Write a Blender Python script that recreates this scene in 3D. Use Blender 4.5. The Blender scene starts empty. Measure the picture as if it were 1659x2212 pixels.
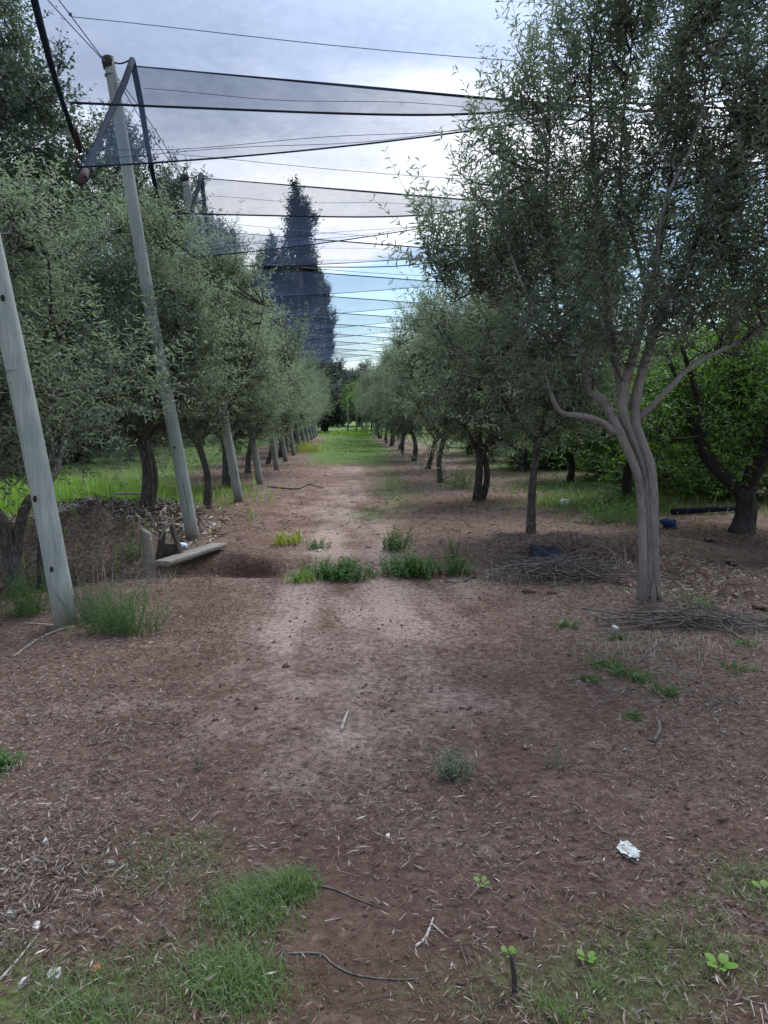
import bpy, math, random
import numpy as np
from mathutils import Vector, Matrix

# ------------------------------------------------------------------ camera, sky, sun, exposure
SC = bpy.context.scene
COL = SC.collection
R = math.radians
CAM_H, PITCH, YAW, F, CX, CY = 1.5, R(7.2), R(2.9), 1675.0, 829.5, 1106.0
cd = bpy.data.cameras.new('camera'); cam = bpy.data.objects.new('camera', cd); COL.objects.link(cam)
cam.location = (0, 0, CAM_H); cam.rotation_euler = (R(90) - PITCH, 0, -YAW)
cd.sensor_fit = 'VERTICAL'; cd.sensor_height = 24.0; cd.lens = F / 2212 * 24.0
cd.clip_start = 0.05; cd.clip_end = 4000
SC.camera = cam
SUN_AZ, SUN_EL = R(28), R(52)
SDIR = Vector((math.sin(SUN_AZ) * math.cos(SUN_EL), math.cos(SUN_AZ) * math.cos(SUN_EL), math.sin(SUN_EL)))
SKY_STRENGTH, SUN_STRENGTH, EXPOSURE = 0.1, 1.0, 2.0

def world():
    w = bpy.data.worlds.new('World'); SC.world = w; w.use_nodes = True
    nt = w.node_tree; N = nt.nodes; L = nt.links; N.clear()
    def nd(t, **k):
        n = N.new(t)
        for a, b in k.items(): setattr(n, a, b)
        return n
    def mth(op, a, b=None, c=None, clamp=False):
        n = nd('ShaderNodeMath', operation=op, use_clamp=clamp)
        for i, v in enumerate((a, b, c)):
            if v is None: continue
            if isinstance(v, (int, float)): n.inputs[i].default_value = v
            else: L.new(v, n.inputs[i])
        return n.outputs[0]
    sky = nd('ShaderNodeTexSky', sky_type='NISHITA', sun_disc=False)
    sky.sun_elevation = SUN_EL; sky.sun_rotation = SUN_AZ
    sky.air_density = 1.0; sky.dust_density = 0.6; sky.ozone_density = 2.0
    tc = nd('ShaderNodeTexCoord')
    sep = nd('ShaderNodeSeparateXYZ'); L.new(tc.outputs['Generated'], sep.inputs[0])
    z = mth('MAXIMUM', sep.outputs['Z'], 0.02)
    zz = mth('ADD', z, 0.05)
    comb = nd('ShaderNodeCombineXYZ')
    L.new(mth('DIVIDE', sep.outputs['X'], zz), comb.inputs[0]); L.new(mth('DIVIDE', sep.outputs['Y'], zz), comb.inputs[1])
    def noise(scale, det, off, rough=0.55, dist=0.0):
        mp = nd('ShaderNodeMapping'); mp.inputs['Location'].default_value = off
        L.new(comb.outputs[0], mp.inputs[0])
        n = nd('ShaderNodeTexNoise'); n.inputs['Scale'].default_value = scale; n.inputs['Detail'].default_value = det
        n.inputs['Roughness'].default_value = rough; n.inputs['Distortion'].default_value = dist
        L.new(mp.outputs[0], n.inputs['Vector']); return n.outputs['Fac']
    n1 = noise(0.55, 6, (3.1, 1.7, 0), 0.55, 0.3)
    n2 = noise(0.9, 5, (11.0, 4.0, 2.0), 0.6, 0.2)
    n3 = noise(0.33, 4, (7.0, 23.0, 1.0), 0.5, 0.2)
    # how much of the cloud deck: full overhead, breaking up low over the far plain
    cov = mth('ADD', mth('MULTIPLY', mth('SUBTRACT', z, 0.20), 4.6), mth('MULTIPLY', mth('SUBTRACT', n1, 0.5), 2.2))
    low = mth('MULTIPLY', mth('SUBTRACT', 0.055, z), 12.0)       # hazy cloud bank at the horizon
    low = mth('ADD', low, mth('MULTIPLY', mth('SUBTRACT', n3, 0.5), 1.3))
    cov = mth('MAXIMUM', cov, mth('MINIMUM', low, 0.30))
    cov = mth('ADD', cov, 0.04, clamp=True)
    ramp = nd('ShaderNodeValToRGB'); L.new(cov, ramp.inputs[0])
    cr = ramp.color_ramp; cr.interpolation = 'EASE'
    cr.elements[0].position = 0.0; cr.elements[0].color = (0.80, 0.87, 1.0, 1)
    cr.elements[1].position = 1.0; cr.elements[1].color = (0.325, 0.40, 0.56, 1)
    e = cr.elements.new(0.30); e.color = (0.90, 0.93, 1.0, 1)
    e = cr.elements.new(0.58); e.color = (0.72, 0.77, 0.90, 1)
    cb = mth('MULTIPLY', mth('ADD', 0.80, mth('MULTIPLY', n2, 0.40)), mth('ADD', 0.62, mth('MULTIPLY', z, 1.0)))   # an overcast deck is brightest overhead
    # the sun behind the deck thins and brightens the cloud around it
    dotn = nd('ShaderNodeVectorMath', operation='DOT_PRODUCT'); L.new(tc.outputs['Generated'], dotn.inputs[0]); dotn.inputs[1].default_value = SDIR
    g = mth('POWER', mth('MAXIMUM', dotn.outputs['Value'], 0.0), 12.0)
    cb = mth('MULTIPLY', cb, mth('ADD', 1.0, mth('MULTIPLY', g, 5.0)))
    cb = mth('MULTIPLY', cb, 0.42 / SKY_STRENGTH)
    vm = nd('ShaderNodeVectorMath', operation='SCALE'); L.new(ramp.outputs[0], vm.inputs[0]); L.new(cb, vm.inputs['Scale'])
    sk = nd('ShaderNodeVectorMath', operation='MULTIPLY'); L.new(sky.outputs[0], sk.inputs[0]); sk.inputs[1].default_value = (0.36, 0.38, 0.385)
    mask = mth('MULTIPLY', cov, 4.0, clamp=True)
    mix = nd('ShaderNodeMix', data_type='RGBA'); L.new(mask, mix.inputs[0]); L.new(sk.outputs[0], mix.inputs[6]); L.new(vm.outputs[0], mix.inputs[7])
    bg = nd('ShaderNodeBackground'); bg.inputs['Strength'].default_value = SKY_STRENGTH
    L.new(mix.outputs[2], bg.inputs['Color'])
    out = nd('ShaderNodeOutputWorld'); L.new(bg.outputs[0], out.inputs[0])
world()
sl = bpy.data.lights.new('sun', 'SUN'); sl.energy = SUN_STRENGTH; sl.angle = R(40); sl.color = (1.0, 0.95, 0.88)
sun = bpy.data.objects.new('sun', sl); COL.objects.link(sun); sun.rotation_euler = (-SDIR).to_track_quat('-Z', 'Y').to_euler()
sun.location = (6, 12, 20)
vs = SC.view_settings; vs.view_transform = 'Standard'; vs.look = 'None'; vs.gamma = 1.0; vs.exposure = EXPOSURE; vs.use_curve_mapping = False
SC.render.engine = 'CYCLES'; SC.cycles.transparent_max_bounces = 48; SC.cycles.max_bounces = 5; SC.cycles.diffuse_bounces = 3; SC.cycles.glossy_bounces = 2; SC.cycles.transmission_bounces = 2
SC.cycles.use_denoising = True

# ------------------------------------------------------------------ helpers
rng = np.random.default_rng(11)
random.seed(11)
_r = np.array([math.cos(YAW), -math.sin(YAW), 0.0]); _fw0 = np.array([math.sin(YAW), math.cos(YAW), 0.0])
_fw = _fw0 * math.cos(PITCH) + np.array([0, 0, -math.sin(PITCH)]); _up = np.cross(_r, _fw)
def ray(px, py): return _fw + _r * ((px - CX) / F) + _up * ((CY - py) / F)
def at(px, py, Y):                       # the place at depth Y that the survey sketch shows there
    d = ray(px, py); return np.array([0, 0, CAM_H]) + d * (Y / d[1])
def gnd(px, py, z=0.0):
    d = ray(px, py); return np.array([0, 0, CAM_H]) + d * ((z - CAM_H) / d[2])

def snoise(seed, freq, n=5):             # cheap smooth noise in -1..1: sums of sines at turned angles
    g = np.random.default_rng(seed); dirs = g.normal(size=(n * 3, 3)); dirs /= np.linalg.norm(dirs, axis=1)[:, None]
    ph = g.uniform(0, 6.283, n * 3); fr = freq * g.uniform(0.5, 1.9, n * 3); am = 1 / (fr / freq)
    am = am / np.sqrt((am ** 2).sum() / 2) / 2.0
    def f(x, y, z=0.0):
        s = 0
        for i in range(n * 3): s = s + am[i] * np.sin(fr[i] * (dirs[i, 0] * x + dirs[i, 1] * y + dirs[i, 2] * z) + ph[i])
        return s
    return f
def gauss(x, y, cx, cy, rx, ry): return np.exp(-(((x - cx) / rx) ** 2 + ((y - cy) / ry) ** 2))
def sstep(a, b, x): t = np.clip((x - a) / (b - a), 0, 1); return t * t * (3 - 2 * t)

class MB:                                # collects triangles and quads, builds ONE mesh
    def __init__(s): s.v = []; s.f3 = []; s.f4 = []; s.n = 0; s.a3 = []; s.a4 = []
    def add(s, v, f, var=0.5):
        v = np.asarray(v, float); f = np.asarray(f, np.int64)
        if len(f) == 0: return
        s.v.append(v)
        va = np.full(len(f), var, np.float32) if np.isscalar(var) else np.asarray(var, np.float32)
        if f.shape[1] == 3: s.f3.append(f + s.n); s.a3.append(va)
        else: s.f4.append(f + s.n); s.a4.append(va)
        s.n += len(v)
    def mesh(s, name, mat, smooth=False):
        v = np.concatenate(s.v); me = bpy.data.meshes.new(name)
        f3 = np.concatenate(s.f3) if s.f3 else np.zeros((0, 3), int); f4 = np.concatenate(s.f4) if s.f4 else np.zeros((0, 4), int)
        li = np.concatenate([f3.ravel(), f4.ravel()]).astype(np.int32)
        st = np.concatenate([np.arange(len(f3)) * 3, len(f3) * 3 + np.arange(len(f4)) * 4]).astype(np.int32)
        me.vertices.add(len(v)); me.vertices.foreach_set('co', v.astype(np.float32).ravel())
        me.loops.add(len(li)); me.loops.foreach_set('vertex_index', li)
        me.polygons.add(len(st)); me.polygons.foreach_set('loop_start', st)
        me.update(calc_edges=True)
        at_ = me.attributes.new('var', 'FLOAT', 'FACE')
        at_.data.foreach_set('value', np.concatenate(s.a3 + s.a4).astype(np.float32))
        if smooth: me.polygons.foreach_set('use_smooth', np.ones(len(st), bool))
        me.materials.append(M[mat]); me.update(); return me
    def build(s, name, mat, parent=None, smooth=False, loc=None):
        return link(name, s.mesh(name, mat, smooth), parent, loc)
def link(name, me, parent=None, loc=None):
    o = bpy.data.objects.new(name, me); COL.objects.link(o)
    if parent is not None: o.parent = parent
    if loc is not None: o.location = loc
    return o
def tag(o, label, cat, group=None, kind=None):
    o['label'] = label; o['category'] = cat
    if group: o['group'] = group
    if kind: o['kind'] = kind
    return o
def thing(name, label, cat, loc=(0, 0, 0), rz=0.0, group=None):
    o = bpy.data.objects.new(name, None); COL.objects.link(o); o.location = loc; o.rotation_euler = (0, 0, rz); o.empty_display_size = 0.2
    return tag(o, label, cat, group)

def crom(pts, n):                        # smooth path through points
    p = np.asarray(pts, float); P = np.vstack([2 * p[0] - p[1], p, 2 * p[-1] - p[-2]])
    out = []
    for i in range(len(p) - 1):
        a, b, c, d = P[i:i + 4]
        for t in np.linspace(0, 1, n, endpoint=False):
            out.append(0.5 * (2 * b + (c - a) * t + (2 * a - 5 * b + 4 * c - d) * t ** 2 + (-a + 3 * b - 3 * c + d) * t ** 3))
    out.append(p[-1]); return np.array(out)
def tube(mb, pts, rad, sides=8, var=0.5, rough=0.0, cap=True, seed=0):
    p = np.asarray(pts, float); n = len(p); rad = np.broadcast_to(np.asarray(rad, float), (n,)) if np.ndim(rad) == 0 else np.interp(np.linspace(0, 1, n), np.linspace(0, 1, len(rad)), rad)
    t = np.gradient(p, axis=0); t /= np.linalg.norm(t, axis=1)[:, None] + 1e-9
    ref = np.array([0.0, 1.0, 0.0]) if abs(t[0, 1]) < 0.8 else np.array([1.0, 0, 0])
    u = ref - (t @ ref)[:, None] * t; u /= np.linalg.norm(u, axis=1)[:, None] + 1e-9; w = np.cross(t, u)
    a = np.linspace(0, 2 * np.pi, sides, endpoint=False)
    rr = np.repeat(rad[:, None], sides, 1)
    if rough:
        g = np.random.default_rng(seed + 5); ph = g.uniform(0, 6.28, 4); k = np.arange(n)[:, None]
        rr = rr * (1 + rough * (np.sin(2 * a + ph[0] + k * .31) * .5 + np.sin(3 * a + ph[1] - k * .23) * .5 + np.sin(5 * a + ph[2] + k * .17) * .35 + np.sin(k * 0.9 + ph[3]) * .3) + rough * .25 * g.normal(size=rr.shape))
    v = p[:, None, :] + rr[..., None] * (np.cos(a)[None, :, None] * u[:, None, :] + np.sin(a)[None, :, None] * w[:, None, :])
    i = np.arange(n - 1)[:, None] * sides; j = np.arange(sides)[None, :]; j2 = (j + 1) % sides
    f = np.stack([i + j, i + j2, i + sides + j2, i + sides + j], -1).reshape(-1, 4)
    vv = v.reshape(-1, 3)
    if cap:
        vv = np.vstack([vv, p[0] , p[-1] + t[-1] * rad[-1] * 0.25]); b = n * sides
        jj = np.arange(sides)
        f3 = np.vstack([np.stack([jj, np.full(sides, b), (jj + 1) % sides][::1], 1)[:, [0, 2, 1]][:, ::-1], np.stack([(n - 1) * sides + jj, (n - 1) * sides + (jj + 1) % sides, np.full(sides, b + 1)], 1)])
        mb.add(vv, f, var); m = mb.n - len(vv); mb.f3.append(f3 + m); mb.a3.append(np.full(len(f3), var, np.float32))
    else: mb.add(vv, f, var)
def prisms(mb, a, b, ra, rb, var=0.5):   # many thin three-sided twigs at once
    a = np.asarray(a); b = np.asarray(b); T = len(a)
    if T == 0: return
    d = b - a; d /= np.linalg.norm(d, axis=1)[:, None] + 1e-9
    ref = np.where(np.abs(d[:, 2:3]) < .8, np.array([[0, 0, 1.0]]), np.array([[1.0, 0, 0]]))
    u = np.cross(d, ref); u /= np.linalg.norm(u, axis=1)[:, None] + 1e-9; w = np.cross(d, u)
    ang = np.array([0, 2.094, 4.189]); o = np.cos(ang)[None, :, None] * u[:, None] + np.sin(ang)[None, :, None] * w[:, None]
    ra = np.broadcast_to(ra, (T,))[:, None, None]; rb = np.broadcast_to(rb, (T,))[:, None, None]
    v = np.concatenate([a[:, None] + o * ra, b[:, None] + o * rb], 1).reshape(-1, 3)
    k = np.arange(T)[:, None, None] * 6; q = np.array([[0, 1, 4, 3], [1, 2, 5, 4], [2, 0, 3, 5]])[None]
    mb.add(v, (k + q).reshape(-1, 4), np.repeat(np.broadcast_to(var, (T,)), 3))
def leaves(mb, base, dirn, nrm, ln, wd, var, fold=0.25, curl=0.12):
    n = len(base); d = dirn / (np.linalg.norm(dirn, axis=1)[:, None] + 1e-9)
    s = np.cross(d, nrm); s /= np.linalg.norm(s, axis=1)[:, None] + 1e-9; up = np.cross(s, d)
    ln = np.broadcast_to(ln, (n,))[:, None]; wd = np.broadcast_to(wd, (n,))[:, None]
    mid = base + d * ln * .48; tip = base + d * ln - up * ln * curl
    v = np.stack([base, mid + s * wd * .5 + up * wd * fold, tip, mid - s * wd * .5 + up * wd * fold], 1).reshape(-1, 3)
    k = np.arange(n)[:, None, None] * 4; q = np.array([[0, 1, 2], [0, 2, 3]])[None]
    mb.add(v, (k + q).reshape(-1, 3), np.repeat(var, 2))
def twigs(lm, sm, a, d, L, J, ll, lw, g, spread=0.85, arc=0.15, stem_r=0.0022, var0=None, vspan=0.35, t0=0.08, fold=0.25):
    T = len(a); d = d / (np.linalg.norm(d, axis=1)[:, None] + 1e-9); L = np.broadcast_to(L, (T,))
    bend = g.normal(size=(T, 3)) * arc; bend[:, 2] += arc * 0.5
    def pos(t): return a[:, None] + d[:, None] * (L[:, None] * t)[..., None] + bend[:, None] * (L[:, None] * t * t)[..., None]
    if sm is not None:
        m = pos(np.full((T, 1), .5))[:, 0]; e = pos(np.full((T, 1), 1.0))[:, 0]
        prisms(sm, a, m, stem_r, stem_r * .8); prisms(sm, m, e, stem_r * .8, stem_r * .35)
    t = np.linspace(t0, 1, J)[None] + g.normal(size=(T, J)) * (.3 / J); t = np.clip(t, 0.02, 1)
    P = pos(t); tan = d[:, None] + 2 * bend[:, None] * t[..., None]; tan /= np.linalg.norm(tan, axis=2)[..., None]
    rv = g.normal(size=(T, 1, 3)); ph = (np.arange(J) % 2)[None, :, None]
    u = np.cross(tan, rv + 0 * tan); u /= np.linalg.norm(u, axis=2)[..., None] + 1e-9; w = np.cross(tan, u)
    side = np.where(ph == 0, u, w)
    var0 = g.uniform(0.2, 0.8, T) if var0 is None else var0
    for sg in (1, -1):
        dd = tan * (1 - spread * .55) + side * sg * spread + g.normal(size=P.shape) * .22
        nr = tan * 0.8 + np.array([0, 0, .5]) + g.normal(size=P.shape) * .35
        k = (P.reshape(-1, 3)); n = len(k)
        sc = g.uniform(.65, 1.15, n) * np.repeat(np.linspace(1.05, .75, J)[None], T, 0).ravel()
        leaves(lm, k, dd.reshape(-1, 3), nr.reshape(-1, 3), ll * sc, lw * sc * g.uniform(.8, 1.2, n), np.clip(np.repeat(var0, J) + g.normal(size=n) * vspan * .5, 0, 1), fold)

# ------------------------------------------------------------------ materials
M = {}
def mat(name):
    m = bpy.data.materials.new(name); m.use_nodes = True; m.node_tree.nodes.clear(); M[name] = m
    return m.node_tree
def NL(nt):
    def nd(t, ins=None, **k):
        n = nt.nodes.new(t)
        for a, b in k.items(): setattr(n, a, b)
        for a, b in (ins or {}).items():
            if isinstance(b, bpy.types.NodeSocket): nt.links.new(b, n.inputs[a])
            else: n.inputs[a].default_value = b
        return n
    return nd
def ramp(nd, fac, stops):
    n = nd('ShaderNodeValToRGB', {0: fac}); cr = n.color_ramp
    cr.elements[0].position, cr.elements[0].color = stops[0][0], (*stops[0][1], 1)
    cr.elements[1].position, cr.elements[1].color = stops[-1][0], (*stops[-1][1], 1)
    for p, c in stops[1:-1]: e = cr.elements.new(p); e.color = (*c, 1)
    return n.outputs[0]
def leafmat(name, stops, under, trans=0.3, tcol=(0.18, 0.28, 0.06), rough=0.5):
    nt = mat(name); nd = NL(nt)
    v = nd('ShaderNodeAttribute', attribute_name='var'); c = ramp(nd, v.outputs['Fac'], stops)
    geo = nd('ShaderNodeNewGeometry')
    mx = nd('ShaderNodeMix', {0: geo.outputs['Backfacing'], 6: c, 7: (*under, 1)}, data_type='RGBA')
    p = nd('ShaderNodeBsdfPrincipled', {'Base Color': mx.outputs[2], 'Roughness': rough, 'Specular IOR Level': 0.3})
    t = nd('ShaderNodeBsdfTranslucent', {'Color': (*tcol, 1)})
    ms = nd('ShaderNodeMixShader', {0: trans, 1: p.outputs[0], 2: t.outputs[0]})
    o = nd('ShaderNodeOutputMaterial', {0: ms.outputs[0]})
leafmat('olive_leaf', [(0, (0.034, 0.054, 0.040)), (.45, (0.088, 0.126, 0.092)), (.8, (0.155, 0.200, 0.142)), (1, (0.24, 0.29, 0.17))], (0.20, 0.24, 0.205), .38, (0.27, 0.36, 0.18))
leafmat('fruit_leaf', [(0, (0.024, 0.056, 0.014)), (.5, (0.052, 0.116, 0.024)), (1, (0.12, 0.215, 0.04))], (0.085, 0.16, 0.045), .34, (0.18, 0.38, 0.04))
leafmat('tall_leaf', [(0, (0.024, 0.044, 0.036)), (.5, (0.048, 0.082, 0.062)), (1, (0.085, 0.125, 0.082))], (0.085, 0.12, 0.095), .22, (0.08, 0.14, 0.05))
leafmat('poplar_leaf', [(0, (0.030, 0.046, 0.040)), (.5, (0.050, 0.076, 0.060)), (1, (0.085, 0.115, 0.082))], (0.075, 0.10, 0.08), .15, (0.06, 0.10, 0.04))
leafmat('weed_leaf', [(0, (0.035, 0.085, 0.028)), (.5, (0.065, 0.15, 0.042)), (1, (0.14, 0.24, 0.06))], (0.09, 0.16, 0.06), .3, (0.16, 0.32, 0.05))
leafmat('grey_weed', [(0, (0.10, 0.13, 0.09)), (.5, (0.16, 0.19, 0.13)), (1, (0.24, 0.27, 0.19))], (0.20, 0.23, 0.17), .25, (0.16, 0.22, 0.08))
leafmat('yellow_weed', [(0, (0.10, 0.16, 0.02)), (.5, (0.20, 0.28, 0.04)), (1, (0.34, 0.36, 0.07))], (0.22, 0.28, 0.06), .35, (0.4, 0.45, 0.06))
leafmat('grass_blade', [(0, (0.10, 0.085, 0.045)), (.25, (0.075, 0.11, 0.035)), (.6, (0.110, 0.165, 0.055)), (1, (0.24, 0.31, 0.115))], (0.14, 0.19, 0.075), .3, (0.2, 0.36, 0.05))
leafmat('far_grass', [(0, (0.10, 0.14, 0.035)), (.5, (0.13, 0.25, 0.03)), (1, (0.24, 0.37, 0.05))], (0.16, 0.27, 0.05), .35, (0.28, 0.5, 0.05))
leafmat('dry_stalk', [(0, (0.15, 0.12, 0.08)), (.5, (0.28, 0.23, 0.16)), (1, (0.45, 0.39, 0.29))], (0.3, 0.25, 0.18), .1, (0.3, 0.25, 0.15))
leafmat('litter', [(0, (0.045, 0.028, 0.020)), (.3, (0.105, 0.070, 0.052)), (.65, (0.205, 0.155, 0.118)), (.9, (0.33, 0.275, 0.225)), (1, (0.48, 0.42, 0.36))], (0.17, 0.128, 0.098), .05, (0.2, 0.15, 0.1), .7)

def woodmat(name, c0, c1, scale=(14, 14, 1.6), bump=0.5, dark=(0.03, 0.025, 0.02), crack=0.55, rough=0.85, moss=None, plates=0.0, splash=None):
    nt = mat(name); nd = NL(nt)
    tc = nd('ShaderNodeTexCoord'); mp = nd('ShaderNodeMapping', {0: tc.outputs['Object'], 'Scale': scale})
    n = nd('ShaderNodeTexNoise', {'Vector': mp.outputs[0], 'Scale': 2.2, 'Detail': 8.0, 'Roughness': 0.65, 'Distortion': 0.6})
    n2 = nd('ShaderNodeTexNoise', {'Vector': tc.outputs['Object'], 'Scale': 3.0, 'Detail': 5.0})
    c = ramp(nd, n.outputs['Fac'], [(0.28, dark), (0.28 + .14 * crack, c0), (.75, c1)])
    t = nd('ShaderNodeMix', {0: n2.outputs['Fac'], 6: (0.75, 0.75, 0.75, 1), 7: (1.2, 1.2, 1.2, 1)}, data_type='RGBA')
    m = nd('ShaderNodeMix', {0: 1.0, 6: c, 7: t.outputs[2]}, data_type='RGBA', blend_type='MULTIPLY')
    colr = m.outputs[2]
    if moss:
        n3 = nd('ShaderNodeTexNoise', {'Vector': tc.outputs['Object'], 'Scale': 1.7, 'Detail': 7.0, 'Roughness': .6})
        f = ramp(nd, n3.outputs['Fac'], [(.45, (0, 0, 0)), (.68, (1, 1, 1))])
        mm = nd('ShaderNodeMix', {0: f, 6: colr, 7: (*moss, 1)}, data_type='RGBA'); colr = mm.outputs[2]
    hgt = n.outputs['Fac']
    if plates:                            # cracked bark plates
        ds = nd('ShaderNodeVectorMath', {0: nd('ShaderNodeVectorMath', {0: n2.outputs['Color'], 'Scale': .09}, operation='SCALE').outputs[0], 1: tc.outputs['Object']}, operation='ADD')
        mp2 = nd('ShaderNodeMapping', {0: ds.outputs[0], 'Scale': (34, 34, 9)})
        vo = nd('ShaderNodeTexVoronoi', {'Vector': mp2.outputs[0], 'Scale': 1.0}, feature='DISTANCE_TO_EDGE')
        cf = nd('ShaderNodeMapRange', {'Value': vo.outputs['Distance'], 'From Min': .0, 'From Max': .22, 'To Min': 1 - plates, 'To Max': 1.0}, clamp=True).outputs[0]
        colr = nd('ShaderNodeVectorMath', {0: colr, 'Scale': cf}, operation='SCALE').outputs[0]
        hgt = nd('ShaderNodeMath', {0: hgt, 1: cf}, operation='ADD').outputs[0]
    if splash:                            # soil splashed up at the foot
        sz = nd('ShaderNodeSeparateXYZ', {0: tc.outputs['Object']}).outputs['Z']
        sn = nd('ShaderNodeMath', {0: nd('ShaderNodeMath', {0: n2.outputs['Fac'], 1: .55}, operation='MULTIPLY').outputs[0], 1: sz}, operation='SUBTRACT').outputs[0]
        sf = nd('ShaderNodeMapRange', {'Value': sn, 'From Min': -.05, 'From Max': .28, 'To Max': .75}, clamp=True).outputs[0]
        colr = nd('ShaderNodeMix', {0: sf, 6: colr, 7: (*splash, 1)}, data_type='RGBA').outputs[2]
    b = nd('ShaderNodeBump', {'Strength': bump, 'Distance': 0.02, 'Height': hgt})
    p = nd('ShaderNodeBsdfPrincipled', {'Base Color': colr, 'Roughness': rough, 'Normal': b.outputs[0], 'Specular IOR Level': .2})
    nd('ShaderNodeOutputMaterial', {0: p.outputs[0]})
woodmat('post_wood', (0.235, 0.262, 0.24), (0.41, 0.44, 0.405), (22, 22, 0.8), .5, (0.06, 0.062, 0.056), .5, .85, (0.235, 0.29, 0.245), 0, (0.15, 0.105, 0.085))
woodmat('olive_bark', (0.165, 0.146, 0.134), (0.30, 0.276, 0.256), (11, 11, 2.6), .7, (0.05, 0.042, 0.038), .6, .9, (0.20, 0.192, 0.170), .16, (0.12, 0.085, 0.07))
woodmat('dark_bark', (0.030, 0.026, 0.026), (0.075, 0.066, 0.062), (9, 9, 2.6), .9, (0.010, 0.009, 0.009), .8)
woodmat('grey_bark', (0.085, 0.075, 0.068), (0.17, 0.155, 0.14), (9, 9, 2.4), .7, (0.025, 0.02, 0.02), .7, .9, None, .5)
woodmat('pale_bark', (0.34, 0.33, 0.30), (0.52, 0.50, 0.46), (6, 6, 1.5), .3)
woodmat('plank_wood', (0.17, 0.155, 0.13), (0.31, 0.285, 0.24), (2.0, 18, 18), .5, (0.06, 0.05, 0.04), .4)
woodmat('dark_board', (0.045, 0.038, 0.034), (0.095, 0.082, 0.072), (14, 14, 2), .5)
woodmat('stick_wood', (0.075, 0.064, 0.056), (0.22, 0.195, 0.17), (20, 20, 20), .3)
woodmat('pale_stick', (0.30, 0.27, 0.23), (0.50, 0.46, 0.41), (20, 20, 20), .3)
def plain(name, col, rough=0.6, spec=0.3, noise=0.25, scale=12.0, trans=0.0, bump=0.0):
    nt = mat(name); nd = NL(nt); tc = nd('ShaderNodeTexCoord')
    n = nd('ShaderNodeTexNoise', {'Vector': tc.outputs['Object'], 'Scale': scale, 'Detail': 5.0})
    a = tuple(c * (1 - noise) for c in col); b = tuple(min(1, c * (1 + noise)) for c in col)
    c = ramp(nd, n.outputs['Fac'], [(.3, a), (.7, b)])
    bm = nd('ShaderNodeBump', {'Strength': bump, 'Distance': 0.02, 'Height': n.outputs['Fac']})
    p = nd('ShaderNodeBsdfPrincipled', {'Base Color': c, 'Roughness': rough, 'Specular IOR Level': spec, 'Normal': bm.outputs[0]})
    s = p.outputs[0]
    if trans:
        t = nd('ShaderNodeBsdfTranslucent', {'Color': (*col, 1)}); s = nd('ShaderNodeMixShader', {0: trans, 1: s, 2: t.outputs[0]}).outputs[0]
    nd('ShaderNodeOutputMaterial', {0: s})
plain('net_hem', (0.018, 0.024, 0.038), .85, .08)
plain('wire', (0.16, 0.17, 0.20), .5, .4)
plain('cap_rubber', (0.048, 0.028, 0.025), .8, .2)
plain('knot_dark', (0.035, 0.03, 0.027), .9, .1)
plain('black_plastic', (0.012, 0.016, 0.026), .9, .08, .4, 6, 0, .3)
plain('white_plastic', (0.66, 0.67, 0.68), .5, .4, .15, 14, .2, .3)
plain('blue_plastic', (0.022, 0.040, 0.13), .75, .15, .3, 10, .1, .3)
plain('pale_blue_plastic', (0.45, 0.52, 0.60), .5, .4, .2)
plain('paper', (0.60, 0.61, 0.56), .8, .2, .15, 20, .1, .3)
plain('chip', (0.48, 0.46, 0.42), .85, .2, .3, 25, 0, .4)
plain('rust_leaf', (0.30, 0.11, 0.05), .7, .2)
plain('orange_leaf', (0.55, 0.16, 0.03), .6, .2, .3, 12, .3)
plain('clod', (0.125, 0.080, 0.066), .95, .1, .4, 18, 0, .9)

def netmat():
    nt = mat('net_mesh'); nd = NL(nt); tc = nd('ShaderNodeTexCoord')
    mp = nd('ShaderNodeMapping', {0: tc.outputs['Object'], 'Scale': (3.0, 5.0, 5.0)})
    n = nd('ShaderNodeTexNoise', {'Vector': mp.outputs[0], 'Scale': 3.0, 'Detail': 6.0, 'Roughness': .6})
    mp2 = nd('ShaderNodeMapping', {0: tc.outputs['Object'], 'Scale': (1.1, 1.3, 1.3)})
    n2 = nd('ShaderNodeTexNoise', {'Vector': mp2.outputs[0], 'Scale': 1.4, 'Detail': 3.0})
    m = nd('ShaderNodeMath', {0: n.outputs['Fac'], 1: n2.outputs['Fac']}, operation='MULTIPLY')
    fac = nd('ShaderNodeMapRange', {'Value': m.outputs[0], 'From Min': .12, 'From Max': .42, 'To Min': .27, 'To Max': .38})
    d = nd('ShaderNodeBsdfDiffuse', {'Color': (0.06, 0.08, 0.125, 1)}); t = nd('ShaderNodeBsdfTransparent')
    ms = nd('ShaderNodeMixShader', {0: fac.outputs[0], 1: t.outputs[0], 2: d.outputs[0]})
    nd('ShaderNodeOutputMaterial', {0: ms.outputs[0]})
netmat()

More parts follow.
